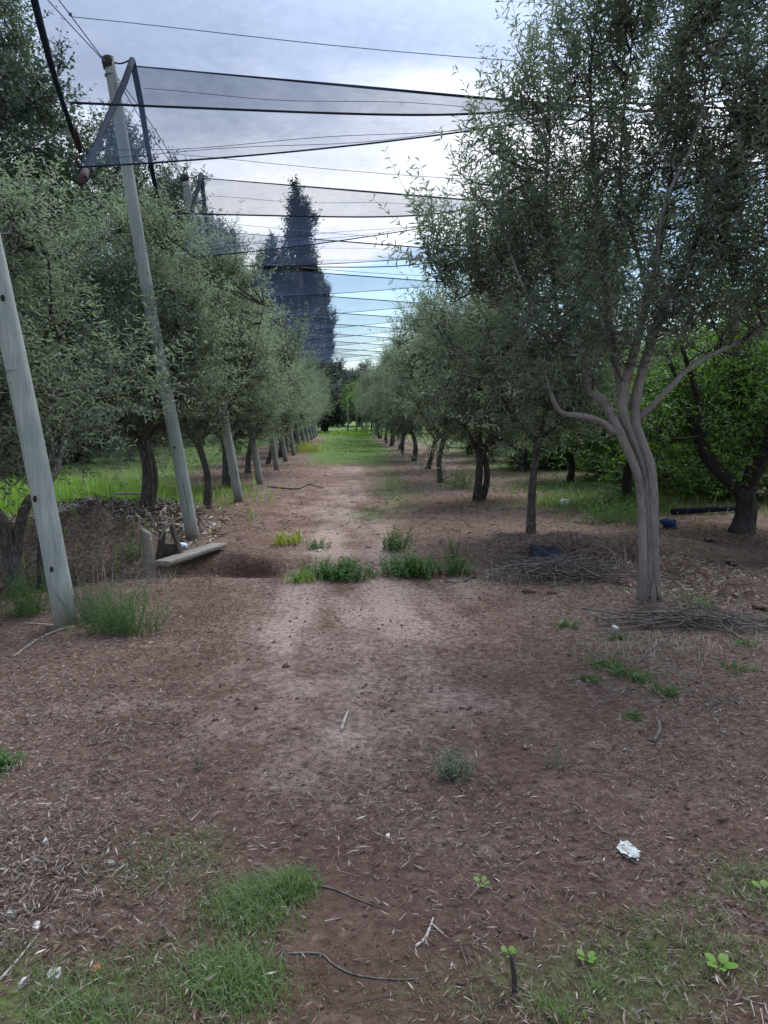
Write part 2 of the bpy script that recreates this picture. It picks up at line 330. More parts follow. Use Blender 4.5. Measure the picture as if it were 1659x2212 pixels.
def groundmat():
    nt = mat('soil'); nd = NL(nt); geo = nd('ShaderNodeNewGeometry'); P = geo.outputs['Position']
    pale = nd('ShaderNodeAttribute', attribute_name='pale').outputs['Fac']; green = nd('ShaderNodeAttribute', attribute_name='green').outputs['Fac']
    shade_dark_soil = nd('ShaderNodeAttribute', attribute_name='shade_dark_soil').outputs['Fac']; thatch = nd('ShaderNodeAttribute', attribute_name='thatch').outputs['Fac']
    n1 = nd('ShaderNodeTexNoise', {'Vector': P, 'Scale': 2.2, 'Detail': 9.0, 'Roughness': .62}).outputs['Fac']
    n2 = nd('ShaderNodeTexNoise', {'Vector': P, 'Scale': 26.0, 'Detail': 8.0, 'Roughness': .7}).outputs['Fac']
    n3 = nd('ShaderNodeTexNoise', {'Vector': P, 'Scale': 120.0, 'Detail': 5.0, 'Roughness': .7}).outputs['Fac']
    mp = nd('ShaderNodeMapping', {0: P, 'Scale': (1.0, 1.0, 1.0)})
    base = ramp(nd, n1, [(.25, (0.102, 0.055, 0.038)), (.5, (0.158, 0.094, 0.068)), (.78, (0.220, 0.144, 0.109))])
    nn = nd('ShaderNodeMath', {0: nd('ShaderNodeMath', {0: n1, 1: 1.3}, operation='MULTIPLY').outputs[0], 1: n2}, operation='ADD').outputs[0]
    a = nd('ShaderNodeMath', {0: pale, 1: nn}, operation='ADD')
    pf = nd('ShaderNodeMapRange', {'Value': a.outputs[0], 'From Min': 1.28, 'From Max': 1.98, 'To Max': .85}, clamp=True).outputs[0]
    c = nd('ShaderNodeMix', {0: pf, 6: base, 7: (0.385, 0.285, 0.232, 1)}, data_type='RGBA').outputs[2]
    th = ramp(nd, n2, [(.3, (0.080, 0.055, 0.042)), (.5, (0.17, 0.125, 0.098)), (.68, (0.28, 0.225, 0.185))])
    tf = nd('ShaderNodeMath', {0: thatch, 1: .75}, operation='MULTIPLY').outputs[0]
    c = nd('ShaderNodeMix', {0: tf, 6: c, 7: th}, data_type='RGBA').outputs[2]
    gr = ramp(nd, n2, [(.3, (0.055, 0.085, 0.025)), (.6, (0.10, 0.165, 0.035)), (.8, (0.17, 0.20, 0.08))])
    gm = nd('ShaderNodeMath', {0: nd('ShaderNodeMath', {0: green, 1: n1}, operation='ADD').outputs[0], 1: n2}, operation='ADD').outputs[0]
    gf = nd('ShaderNodeMapRange', {'Value': gm, 'From Min': 1.15, 'From Max': 1.7}, clamp=True).outputs[0]
    c = nd('ShaderNodeMix', {0: gf, 6: c, 7: gr}, data_type='RGBA').outputs[2]
    sp = nd('ShaderNodeMapRange', {'Value': n2, 'From Min': .3, 'From Max': .7, 'To Min': .52, 'To Max': 1.40}).outputs[0]
    sp2 = nd('ShaderNodeMapRange', {'Value': n3, 'From Min': .3, 'From Max': .7, 'To Min': .75, 'To Max': 1.22}).outputs[0]
    sp = nd('ShaderNodeMath', {0: sp, 1: sp2}, operation='MULTIPLY').outputs[0]
    dm = nd('ShaderNodeMapRange', {'Value': shade_dark_soil, 'To Min': 1.0, 'To Max': .55}).outputs[0]
    sp = nd('ShaderNodeMath', {0: sp, 1: dm}, operation='MULTIPLY').outputs[0]
    c = nd('ShaderNodeVectorMath', {0: c, 'Scale': sp}, operation='SCALE').outputs[0]
    hh = nd('ShaderNodeMath', {0: nd('ShaderNodeMath', {0: n3, 1: .35}, operation='MULTIPLY').outputs[0], 1: n2}, operation='ADD').outputs[0]
    b = nd('ShaderNodeBump', {'Strength': .8, 'Distance': 0.03, 'Height': hh})
    p = nd('ShaderNodeBsdfPrincipled', {'Base Color': c, 'Roughness': .95, 'Specular IOR Level': .15, 'Normal': b.outputs[0]})
    nd('ShaderNodeOutputMaterial', {0: p.outputs[0]})
groundmat()

# ------------------------------------------------------------------ ground
nA, nB, nC, nD = snoise(1, 1.1), snoise(2, 4.5), snoise(3, 14.0), snoise(4, 0.35)
FEET = [gnd(143, 1345), gnd(415, 1172), gnd(515, 1086), gnd(1408, 1316), gnd(1147, 1165)]   # soil heaped at posts and stems
def ditch_y(x): return 7.50 + 0.10 * np.sin(x * 1.1 + .4) + 0.05 * np.sin(x * 3.1)
def H(x, y):
    x = np.asarray(x, float); y = np.asarray(y, float)
    h = 0.022 * nA(x, y) + 0.010 * nB(x, y) + 0.005 * nC(x, y)
    dy = y - ditch_y(x)
    pit = 0 * x; rgt = sstep(1.35, 1.75, x) * (1 - sstep(3.2, 4.2, x)); lft = sstep(-1.75, -2.1, x) * (1 - sstep(-3.6, -4.6, x))
    edge = 1 + .22 * nB(x * 1.3, y * .4) + .12 * nC(x, y * .5)
    dep = (0.12 + 0.58 * pit + 0.38 * rgt + .30 * lft) * np.clip(edge, .5, 1.5)
    w = np.where(dy < 0, 0.24, 0.36) * np.clip(edge, .6, 1.4) * (1 + .35 * pit)
    h = h - dep * np.exp(-(np.abs(dy) / w) ** 3.5) + 0.03 * np.exp(-((dy + .42) / .14) ** 2) + (0.02 + .16 * rgt + .10 * pit) * np.exp(-((dy - .66) / .22) ** 2) * np.clip(edge, .5, 1.6)
    h = h + (0.32 * gauss(x, y, -2.5, 8.55, .5, .34) + .36 * gauss(x, y, -3.25, 8.7, .6, .36)) * (1 + .3 * nC(x, y) + .2 * nB(x, y)) - .16 * gauss(x, y, -2.45, 7.75, .35, .22) + .30 * gauss(x, y, -3.25, 10.2, 1.1, .8) + .18 * gauss(x, y, -2.05, 10.6, .6, .35)
    h = h - 0.16 * np.exp(-((x + 2.75) / .5) ** 2) * sstep(4.2, 5.2, y) * (1 - sstep(6.8, 7.4, y))
    h = h + 0.14 * gauss(x, y, 3.05, 6.9, .35, .22) + .15 * gauss(x, y, 3.3, 6.15, .22, .2) + .10 * gauss(x, y, 2.35, 7.9, .6, .3) + .05 * gauss(x, y, 2.28, 5.9, .45, .4)
    h = h + 0.08 * gauss(x, y, 3.6, 8.2, .5, .3)
    h = h - .46 * np.exp(-(((x + 1.12) / .36) ** 2 + ((y - 7.82) / .30) ** 2) ** 2) * np.clip(edge, .6, 1.4) + .07 * gauss(x, y, -1.2, 8.35, .5, .15)
    for c in FEET: h = h + .05 * gauss(x, y, c[0], c[1], .17, .17)
    h = h + 0.05 * nD(x, y) * sstep(9, 25, y)
    h = h - 0.02 * np.exp(-((x + .75) / .25) ** 2) - 0.02 * np.exp(-((x - .75) / .25) ** 2)
    return h
def Hs(x, y): return float(H(np.array([x]), np.array([y]))[0])
def on(px, py, dz=0.0): p = gnd(px, py); p = gnd(px, py, Hs(p[0], p[1])); return np.array([p[0], p[1], Hs(p[0], p[1]) + dz])
def axis(a, b, step, lo, hi, grow=1.07):
    c = list(np.arange(a, b, step)); s = step; x = c[-1]
    while x < hi: s *= grow; x += s; c.append(x)
    s = step; x = c[0]; pre = []
    while x > lo: s *= grow; x -= s; pre.append(x)
    return np.array(pre[::-1] + c)
gx = axis(-4.2, 4.8, .035, -500, 500); gy = axis(1.0, 9.5, .035, -60, 900, 1.035)
X, Y = np.meshgrid(gx, gy); XF, YF = X.ravel(), Y.ravel()
def lane_pale(x, y):
    tr = .75 * np.exp(-((x + .28 + .06 * np.sin(y * 1.3)) / .2) ** 2) * sstep(2.2, 3.0, y) + .5 * np.exp(-((x - .5 - .08 * np.sin(y)) / .18) ** 2) * sstep(3.0, 3.8, y)
    p = tr * (.8 + .5 * nB(x * .8, y * .35)) * (1 - sstep(8, 11, y)) + .5 * np.exp(-((x - .1) / 1.0) ** 4) * sstep(4.4, 5.6, y) * (1 - sstep(6.9, 7.1, y)) + 0.36 * np.exp(-((x + .15 - .1 * np.sin(y * .8)) / .75) ** 2) * sstep(2.3, 3.4, y) * (1 - sstep(12, 20, y))
    p = p + .42 * gauss(x, y, .25, 6.6, 1.5, .5) + .5 * gauss(x, y, .2, 8.2, .7, .5) + .4 * gauss(x, y, .7, 3.9, .3, .8) + .5 * gauss(x, y, -1.25, 3.95, .4, .3) + .2 * gauss(x, y, -.25, 2.9, .18, .5) + .5 * sstep(54, 58, y) * (np.abs(x - 1.5) < 4) + .4 * np.exp(-((x - .1) / .7) ** 2) * sstep(9, 12, y) * (1 - sstep(22, 27, y))  # far-end term paints the sunlit gap into the soil as paler colour
    return np.clip(p * (0.8 + .35 * nB(x, y * .6) + .4 * nC(x, y * .4) + .25 * nA(x * 2, y)) , 0, 1)
def green_map(x, y):
    g = 1.0 * sstep(21, 29, y + 2 * nA(x, y)) * np.exp(-((x - .2) / 1.6) ** 4) * (1 - sstep(50, 56, y)) + .4 * gauss(x, y, 1.0, 15.5, .5, 4) + .3 * gauss(x, y, .35, 11.5, .35, .9)
    g = g + .9 * sstep(-3.4, -4.4, x) * sstep(8.5, 10.5, y) + .30 * sstep(3.0, 4.5, x) * sstep(13, 17, y) + .35 * sstep(3.2, 4.2, x) * sstep(9, 11, y) * (.5 + .5 * nA(x * 1.4, y * 1.4))
    g = g + .5 * gauss(x, y, -.95, 1.85, .55, .28) + .38 * gauss(x, y, .8, 1.9, .5, .22)
    g = g + .8 * sstep(52, 56, y) * (np.abs(x - 1.5) < 9)
    return np.clip(g, 0, 1)
def bare_map(x, y):        # 1 = soil swept bare, 0 = under litter
    b = lane_pale(x, y) * .8 + .95 * gauss(x, y, -.08, 2.0, .32, .55) + .5 * gauss(x, y, .75, 3.2, .4, .5) + .6 * gauss(x, y, 1.35, 2.6, .4, .35)
    return np.clip(b + .35 * nB(x * .6, y * .6) , 0, 1)
ground = MB(); nx, ny = len(gx), len(gy)
ii = (np.arange(ny - 1)[:, None] * nx + np.arange(nx - 1)[None]).ravel()
ground.add(np.stack([XF, YF, H(XF, YF)], 1), np.stack([ii, ii + 1, ii + nx + 1, ii + nx], 1))
gme = ground.mesh('ground', 'soil', True)
def vat(nm, arr):
    a_ = gme.attributes.new(nm, 'FLOAT', 'POINT'); a_.data.foreach_set('value', np.clip(arr, 0, 1).astype(np.float32))
vat('pale', lane_pale(XF, YF)); vat('green', green_map(XF, YF))
vat('shade_dark_soil', .95 * np.exp(-(((XF + 1.12) / .40) ** 2 + ((YF - 7.82) / .34) ** 2) ** 2) + .95 * np.exp(-((YF - ditch_y(XF)) / .38) ** 4) * (sstep(-1.6, -2.0, XF) + sstep(1.2, 1.8, XF)) + .75 * sstep(3.6, 2.0, YF) * np.exp(-((XF - .2) / 1.1) ** 2) + .9 * gauss(XF, YF, -2.5, 7.8, .35, .25) + .6 * sstep(1.5, 2.3, XF) * sstep(5, 6, YF) * (1 - sstep(8, 10, YF)))  # shade painted into the pit and ditch hollows, plus darker soil tone elsewhere
vat('thatch', (sstep(-1.0, -1.9, XF) * .7 + sstep(1.0, 2.0, XF) * .5 + .25) * (.75 + .5 * nA(XF * 1.3, YF * 1.3)) * (1 - bare_map(XF, YF)))
tag(link('ground', gme), 'reddish brown soil of the orchard lane strewn with dry leaves', 'ground', kind='structure')

# leaf litter, dry twigs: past counting
def scatter(n, x0, x1, y0, y1, dens, g, power=1.0):
    xs, ys = [], []; got = 0
    while got < n:
        k = n * 2; u = g.uniform(0, 1, k)
        y = y0 * (y1 / y0) ** u if power == 1.0 else g.uniform(y0, y1, k)
        x = g.uniform(x0, x1, k); keep = g.uniform(0, 1, k) < dens(x, y)
        xs.append(x[keep]); ys.append(y[keep]); got += keep.sum()
    return np.concatenate(xs)[:n], np.concatenate(ys)[:n]
def in_view(x, y, pad=.5): return (np.abs((x - .05 * y) / (y * np.cos(PITCH) + CAM_H * math.sin(PITCH))) < .6 + pad / np.maximum(y, 1))
def litter_d(x, y):
    d = 1.05 - bare_map(x, y) + .35 * nC(x * .5, y * .5)
    d = d * (.5 + .75 * sstep(-.5, -1.5, x) + .35 * sstep(.8, 1.6, x)) * (1 - .8 * sstep(18, 30, y) * (np.abs(x) < 1.5))
    d = d * (1 - .72 * np.exp(-((x - .12) / .5) ** 2) * sstep(3.0, 2.2, y)) * (1 - .35 * sstep(2.6, 1.8, y) * sstep(.3, .8, x))
    return np.where(in_view(x, y), np.clip(d, 0.03, 1), 0)
def flat_leaves(mb, n, x0, x1, y0, y1, dens, ll, lw, g, vmean=.5, vsd=.22, lift=.012, tilt=.3):
    x, y = scatter(n, x0, x1, y0, y1, dens, g); a = g.uniform(0, 6.283, n)
    sc = g.lognormal(0, .28, n)
    d = np.stack([np.cos(a), np.sin(a), g.normal(size=n) * tilt * .6], 1); nr = np.stack([g.normal(size=n) * tilt, g.normal(size=n) * tilt, np.ones(n)], 1)
    b = np.stack([x, y, H(x, y) + .003 + np.abs(g.normal(size=n)) * lift], 1)
    leaves(mb, b - d * (ll * sc / 2)[:, None] * np.array([1, 1, 0]), d, nr, ll * sc, lw * sc * g.uniform(.6, 1.3, n), np.clip(g.normal(vmean, vsd, n) + .10 * sstep(-.9, -1.6, x) - .06 * sstep(.6, 1.4, x), 0, 1), .18, g.normal(size=n)[:, None] * .12)
g = np.random.default_rng(21)
lt = MB()
flat_leaves(lt, 150000, -5.5, 6, 1.5, 9.0, litter_d, .025, .0034, g, .42, .25)
flat_leaves(lt, 26000, -8, 9, 8.5, 30, litter_d, .070, .011, g, .46)
flat_leaves(lt, 4000, -4.5, 5, 1.6, 9.0, litter_d, .032, .0055, g, .50, .22, .02, .7)
mulch_d = lambda x, y: gauss(x, y, -3.1, 9.9, .9, .8) * (np.abs(x + 3.1) < 2)
flat_leaves(lt, 9000, -5, -1.5, 8.6, 12, mulch_d, .085, .022, g, .78, .16, .04, .6)
flat_leaves(lt, 2600, 2.2, 4.2, 5.6, 8.5, lambda x, y: gauss(x, y, 3.0, 6.5, .7, .8) * (.6 + .6 * nB(x, y)).clip(0, 1), .042, .011, g, .62, .2, .02, .6)
flat_leaves(lt, 4200, -2.2, -.4, 1.6, 3.2, lambda x, y: gauss(x, y, -1.2, 2.4, .38, .28), .030, .0044, g, .55, .24, .02, .7)
n = 16000; x, y = scatter(n, -4.5, 5, 1.6, 12, litter_d, g); a = g.uniform(0, 6.28, n); l = g.lognormal(-3.2, .55, n)
dv = np.stack([np.cos(a), np.sin(a), g.normal(size=n) * .12], 1) * l[:, None]; b = np.stack([x, y, H(x, y) + .006 + np.abs(g.normal(size=n)) * .008], 1)
prisms(lt, b - dv / 2, b + dv / 2, .0016, .0009, np.clip(g.normal(.5, .25, n), 0, 1))
n = 6000; x, y = scatter(n, -4.5, 5, 1.6, 8, lambda x, y: np.where(in_view(x, y), .7 + .3 * nC(x, y), 0), g)
dark = MB()
a = g.uniform(0, 6.28, n); d = np.stack([np.cos(a), np.sin(a), np.zeros(n)], 1); s = g.lognormal(-5.2, .45, n)
lit = tag(lt.build('leaf_litter', 'litter'), 'dry narrow olive leaves and twiglets strewn over the lane', 'leaf litter', kind='stuff')
# soil crumbs
k = MB(); c = np.stack([x, y, H(x, y) + s * .25], 1); o = g.normal(size=(n, 5, 3)); o /= np.linalg.norm(o, axis=2)[..., None]
base = np.array([[1, 0, 0], [-.5, .87, 0], [-.5, -.87, 0], [0, 0, 1], [0, 0, -1.0]])
v = c[:, None] + (base[None] + o * .45) * s[:, None, None] * np.array([1, 1, .7])
f = np.array([[0, 1, 3], [1, 2, 3], [2, 0, 3], [1, 0, 4], [2, 1, 4], [0, 2, 4]])
k.add(v.reshape(-1, 3), (np.arange(n)[:, None, None] * 5 + f[None]).reshape(-1, 3))
tag(k.build('soil_crumbs', 'clod'), 'small crumbs of red brown soil lying on the lane', 'soil crumbs', kind='stuff')

# grass
def blades(mb, x, y, h, w, g, var, lean=.45):
    n = len(x); a = g.uniform(0, 6.28, n); out = np.stack([np.cos(a), np.sin(a), np.zeros(n)], 1); s = np.stack([-np.sin(a), np.cos(a), np.zeros(n)], 1)
    b = np.stack([x, y, H(x, y) - .004], 1); l = np.abs(g.normal(lean, .28, n))[:, None]; h = h[:, None]; w = np.broadcast_to(w, (n,))[:, None]
    m = b + out * l * h * .35 + np.array([0, 0, 1]) * h * .6; t = b + out * l * h * 1.15 + np.array([0, 0, 1]) * h * np.clip(1 - .3 * l, .3, 1)
    v = np.stack([b - s * w / 2, b + s * w / 2, m + s * w * .42, m - s * w * .42, t], 1).reshape(-1, 3)
    q = np.array([[0, 1, 2], [0, 2, 3], [3, 2, 4]])[None]
    mb.add(v, (np.arange(n)[:, None, None] * 5 + q).reshape(-1, 3), np.repeat(var, 3))
def grass_patch(label, n, cx, cy, rx, ry, h, w, seed, mt='grass_blade', vm=.5, clump=.5, lean=.5):
    g = np.random.default_rng(seed); nz = snoise(seed, 5 / max(rx, .3)); nz2 = snoise(seed + 1, 20)
    x, y = scatter(n, cx - 1.6 * rx, cx + 1.6 * rx, max(cy - 1.6 * ry, .3), cy + 1.6 * ry, lambda x, y: np.clip(gauss(x, y, cx, cy, rx * .85, ry * .85) * (1 + clump * 2.2 * nz(x, y) + clump * .8 * nz2(x, y)), 0, 1), g, 0)
    hh = h * g.lognormal(-.1, .35, n) * (.6 + .6 * gauss(x, y, cx, cy, rx, ry))
    mb = MB(); blades(mb, x, y, hh, w, g, np.clip(vm + .25 * nz(x, y) + g.normal(0, .27, n), 0, 1), lean)
    o = mb.build('grass', mt); return tag(o, label, 'grass', kind='stuff')
def gp(px, py): p = gnd(px, py); return p[0], p[1]
grass_patch('short green turf in the bottom left corner of the lane', 8500, -.80, 1.80, .48, .27, .030, .0026, 31, vm=.40, clump=1.0)
x_, y_ = gp(545, 1955); grass_patch('thick green grass tuft patch left of the bare foreground soil', 3000, x_, y_, .14, .13, .034, .0026, 32, vm=.62, clump=.5)
x_, y_ = gp(620, 1915); grass_patch('small bright grass tuft with runners at the soil edge', 1300, x_, y_, .075, .07, .042, .0028, 33, vm=.75, clump=.3)
x_, y_ = gp(500, 2110); grass_patch('green grass strip reaching towards the bare soil at the bottom', 2200, x_, y_, .13, .12, .038, .0028, 34, vm=.58, clump=.8)
x_, y_ = gp(330, 1840); grass_patch('sparse dry turf among the pale litter on the left', 2000, x_, y_, .3, .2, .022, .0024, 35, vm=.2, clump=.9)
x_, y_ = gp(1380, 2120); grass_patch('low dark mossy turf in the bottom right corner', 5500, x_, y_, .62, .2, .015, .0022, 36, vm=.2, clump=1.0)
x_, y_ = gp(1560, 1960); grass_patch('thin scattered green turf right of the white scrap', 2000, x_, y_, .4, .3, .03, .003, 37, vm=.4, clump=.8)
grass_patch('bright green grass beyond the left olive row', 14000, -6.0, 12.6, 3.0, 3.2, .27, .016, 38, 'far_grass', .72, .4, .35)
grass_patch('green grass carpet across the far end of the lane', 5000, .4, 38, 1.2, 9, .07, .02, 39, 'grass_blade', .72, .8)
grass_patch('bright grass painted sunlit in the gap at the lane end', 2500, 1.4, 60, 2.2, 4, .3, .05, 44, 'far_grass', .8, .3)  # sunlight at the lane end put into the brighter blade colour
grass_patch('green grass strip along the right wheel track', 1500, 1.0, 16.5, .5, 4.0, .045, .010, 40, 'grass_blade', .42, .9)
grass_patch('low green weeds in the middle of the lane', 600, .35, 11.5, .25, .8, .04, .007, 41, 'grass_blade', .4, .9)
grass_patch('patchy green grass under the right fruit trees', 3200, 5.5, 13.8, 2.4, 3.2, .12, .014, 42, 'grass_blade', .5, .9)
grass_patch('green grass behind the dark pipe at right', 2200, 4.6, 12.2, 1.1, .7, .16, .012, 43, 'grass_blade', .75, .5)

# ------------------------------------------------------------------ net posts on the left
ORD = ['first', 'second', 'third', 'fourth', 'fifth', 'sixth', 'seventh', 'eighth', 'ninth', 'tenth', 'eleventh', 'twelfth', 'thirteenth', 'fourteenth', 'fifteenth', 'sixteenth']
LEAN = np.array([-.75, .03, 5.28])
post_base = [gnd(143, 1345), gnd(415, 1172), gnd(515, 1086), gnd(562, 1043), gnd(599, 1015)]
for i in range(5, 13): post_base.append(np.array([-1.88, post_base[4][1] + 3.95 * (i - 4), 0]))
post_base = [np.array([p[0], p[1], Hs(p[0], p[1])]) for p in post_base]
post_label = ['thick pale grey green net post leaning left at the left picture edge', 'tall leaning pale wooden net post with a brown cap beside the plank']
post_top = []
for i, b in enumerate(post_base):
    lb = post_label[i] if i < 2 else '%s pale wooden net post from the camera in the left row' % ORD[i]
    t = thing('net_post', lb, 'post', b, 0, 'leaning wooden net posts along the left row')
    ln = LEAN.copy()
    if i == 0: ln = LEAN * np.array([1.0, 1, 1])
    r0 = .080 if i == 0 else .074; k = 26
    path = np.array([ln * s + np.array([.012 * math.sin(s * 7 + i), .01 * math.sin(s * 5 + i * 2), 0]) for s in np.linspace(-.03, 1, k)])
    mb = MB(); tube(mb, path, [r0 * 1.03, r0, r0 * .96, r0 * .9, r0 * .82], 20, .5, .022, True, i); mb.build('shaft', 'post_wood', t, True)
    post_top.append(b + ln)
    if i < 3:
        g = np.random.default_rng(50 + i)
        ks = [(.075, -.02), (.17, -.045), (.43, .02)] if i == 0 else [(g.uniform(.03, .7), g.uniform(-.04, .04)) for _ in range(4)]
        for s, off in ks:      # knots facing the lane
            c = ln * s; rr = r0 * (1 - .18 * s); ang = -math.pi / 2 + off / r0 * .9 + .25
            nrm = np.array([math.cos(ang), math.sin(ang), 0.12]); nrm /= np.linalg.norm(nrm); uu = np.cross([0, 0, 1], nrm); uu /= np.linalg.norm(uu); ww = np.cross(nrm, uu)
            mb = MB(); a = np.linspace(0, 2 * np.pi, 12, endpoint=False); sz = .016 if i else .02
            ring = lambda rad, dep: c + nrm * (rr + dep) + (np.cos(a)[:, None] * uu * .75 + np.sin(a)[:, None] * ww * 1.2) * rad
            v = np.vstack([ring(sz, -.004), ring(sz * .75, .006), ring(sz * .4, .003), [c + nrm * (rr - .002)]])
            j = np.arange(12); j2 = (j + 1) % 12
            for q in range(2): mb.add(v, np.stack([q * 12 + j, q * 12 + j2, q * 12 + 12 + j2, q * 12 + 12 + j], 1))
            mb.add(v, np.stack([24 + j, 24 + j2, np.full(12, 36)], 1)); mb.build('knot', 'knot_dark', t, True)
        # drying cracks: thin dark wedges that run down the shaft
        for q in range(3):
            s0 = g.uniform(.0, .5) if q else .02; s1 = s0 + g.uniform(.1, .25); ang = -math.pi / 2 + g.uniform(-.5, .9)
            pp = []
            for s in np.linspace(s0, s1, 9):
                pt = ln * s + np.array([.012 * math.sin(s * 7 + i), .01 * math.sin(s * 5 + i * 2), 0]); aa = ang + .06 * math.sin(s * 40)
                pp.append(pt + np.array([math.cos(aa), math.sin(aa), .05]) * (r0 * (1 - .18 * s) * 1.0 - .001))
            mb = MB(); tube(mb, pp, [.0006, .0028, .0036, .002, .0005], 5); mb.build('crack', 'knot_dark', t)
    for q, sh in enumerate((.34, .62, .63) if i < 4 else ()):
        pt = ln * sh; uu = ln / np.linalg.norm(ln); mb = MB(); rr = r0 * (1 - .2 * sh) * 1.03; tube(mb, [pt - uu * .004, pt + uu * .004], [rr, rr], 14, .5, 0, False); mb.build('wire_tie', 'wire', t)
    if i < 4:                  # rubber cap strapped over the top
        mb = MB(); u = ln / np.linalg.norm(ln); tp = ln
        tube(mb, [tp - u * .09, tp - u * .02, tp + u * .02, tp + u * .035], [r0 * .86, r0 * .93, r0 * .88, r0 * .5], 16, .5, .05); mb.build('cap', 'cap_rubber', t, True)
        mb = MB(); tube(mb, [tp - u * .17, tp - u * .155], [r0 * .87, r0 * .87], 14); mb.build('strap', 'wire', t)

# cables that tie the post tops together, and the cross wires over the lane
for i in range(0, 7):
    a, b = post_top[i], post_top[i + 1]; t = thing('cable', 'twin steel cable from the %s to the %s net post top' % (ORD[i], ORD[i + 1]), 'cable', a, 0, 'cables along the post tops')
    for s in (-1, 1):
        o = np.array([.02 * s, 0, .02 * s]); p = [np.array([0, 0, -.05]), (b - a) / 2 + o * 1.5 - np.array([0, 0, .05]), b - a + np.array([0, 0, -.06])]
        mb = MB(); tube(mb, crom(p, 8), .006 if i < 2 else .007, 5); mb.build('strand', 'wire', t)
    mb = MB(); m = (b - a) * .72; tube(mb, [m - (b - a) * .008, m, m + (b - a) * .008], [.006, .018, .006], 8); mb.build('clamp', 'net_hem', t)
for i in range(0, 7):
    if i > 3: break
    a = post_top[i] * .28 + post_top[i + 1] * .72; a = a + np.array([0, 0, -.02]); a0 = a.copy()
    p = [a - a0, np.array([4.5, .1, -.27]), np.array([13, .3, -.4])]
    mb = MB(); tube(mb, crom(p, 8), .004 if i < 3 else .007, 5)
    tag(mb.build('cross_wire', 'wire', None, False, a0), 'thin wire over the lane between the %s and %s net post' % (ORD[i], ORD[i + 1]), 'wire', 'cross wires above the lane')

# ------------------------------------------------------------------ hail nets: a tent per post, gathered over the right-hand row
RJ = np.random.default_rng(77)
def net(i, yb):
    g = np.random.default_rng(300 + i); t = thing('hail_net', 'dark hail net tent hung over the lane from the %s post' % ORD[i], 'net', (0, yb, 0), 0, 'hail nets across the lane')
    ax = -2.30 + g.normal() * .02; k = 40; hr = .010 if i < 3 else .0075 + .0005 * i
    xs = np.concatenate([np.linspace(ax, 2.1, k), np.linspace(2.1, 13, 18)[1:]]); K = len(xs); s = np.clip((xs - ax) / (2.1 - ax), 0, 1); far = np.clip((xs - 2.1) / 11, 0, 1)
    jz = g.normal() * .03
    ridge = np.stack([xs, 0 * xs + .05 * s, 5.30 - .062 * (xs - ax) * (1 - .45 * far) + jz], 1)
    gz = 4.36 + .05 * min(i, 8); nl = np.array([-1.85, 3.66]) + g.normal(size=2) * .03; fl = np.array([1.52, 4.14]) + g.normal(size=2) * .03
    near = np.stack([xs, nl[0] + (-1.05 - nl[0]) * s + .1 * far, nl[1] + (gz - nl[1]) * s ** 1.05 - .12 * np.sin(np.pi * s) * .35 - .3 * far], 1)
    if i >= 3: near = ridge + (near - ridge) * .55           # the farther nets hang half furled
    farl = np.stack([xs, fl[0] + (1.85 - fl[0]) * s + .05 * far, fl[1] + (gz - fl[1]) * (.12 * s + .88 * s ** 6) * .95 - .3 * far], 1)
    def panel(A, B, rows, nm):
        u = np.linspace(0, 1, rows)[:, None, None]; sag = .09 * np.sin(np.pi * u[..., 0]) * (1 - .4 * s[None])
        v = A[None] * (1 - u) + B[None] * u; v[..., 2] -= sag; v[..., 2] += .012 * np.sin(xs[None] * 3.1 + u[..., 0] * 9 + i)
        ii = (np.arange(rows - 1)[:, None] * K + np.arange(K - 1)[None]).ravel()
        mb = MB(); mb.add(v.reshape(-1, 3), np.stack([ii, ii + 1, ii + K + 1, ii + K], 1)); mb.build(nm, 'net_mesh', t, True)
    panel(ridge, near, 8, 'near_panel'); 
    if i < 2: panel(ridge, farl, 8, 'far_panel')
    mb = MB(); tube(mb, ridge, [hr * .7, hr, hr * 1.5, hr * 1.5, hr, hr * .8], 6); mb.build('ridge_hem', 'net_hem', t)
    mb = MB(); tube(mb, near, hr * .8, 6); mb.build('lower_hem', 'net_hem', t)
    if i < 3: mb = MB(); tube(mb, farl, hr * 1.0, 6); mb.build('lower_hem', 'net_hem', t)
    if i < 4:                                   # loose folds gathered inside the mesh
        for q, (uu, ee) in enumerate(((.22, 1.0), (.82, .9), (.9, 1.0))):
            p = ridge * (1 - uu) + near * uu; p = p[2:int(k * ee)] + np.array([0, 0, -.07]) * np.sin(np.pi * uu)
            p[:, 2] += .02 * np.sin(xs[2:int(k * ee)] * 2.3 + q * 2); mb = MB(); tube(mb, p, hr * .28, 4); mb.build('fold', 'net_hem', t)
    ap = np.array([ax, 0, 5.36 + jz]); w = .036 if i < 5 else .045
    for e in (np.array([ax + .03, -1.92, 3.52]), np.array([ax - .08, 1.93, 3.92])):
        d = e - ap; p = [ap + d * q + np.array([.02 * math.sin(q * 6 + i), 0, -.05 * math.sin(q * math.pi)]) for q in np.linspace(0, 1, 12)]
        mb = MB(); tube(mb, p, [w * .9, w, w * .85, w * .8, w * .6, w * .75], 8, .5, .08, True, i); o = mb.build('gable_roll', 'net_hem', t, True)
        if i < 3:
            u = d / np.linalg.norm(d); mb = MB(); tube(mb, [e - u * .16, e - u * .05, e + u * .08], [.03, .04, .022], 8, .5, .12); mb.build('wrapped_end', 'cap_rubber', t, True)
    if i < 4:                                   # the cord that ties the apex to the post
        q = post_top[i] - np.array([0, yb, 0]); mb = MB(); tube(mb, crom([q, (q + ap) / 2 - np.array([0, 0, .04]), ap], 5), .009, 5); mb.build('tie', 'cap_rubber', t)
for i in range(0, 12): net(i, post_base[i][1] - .02)

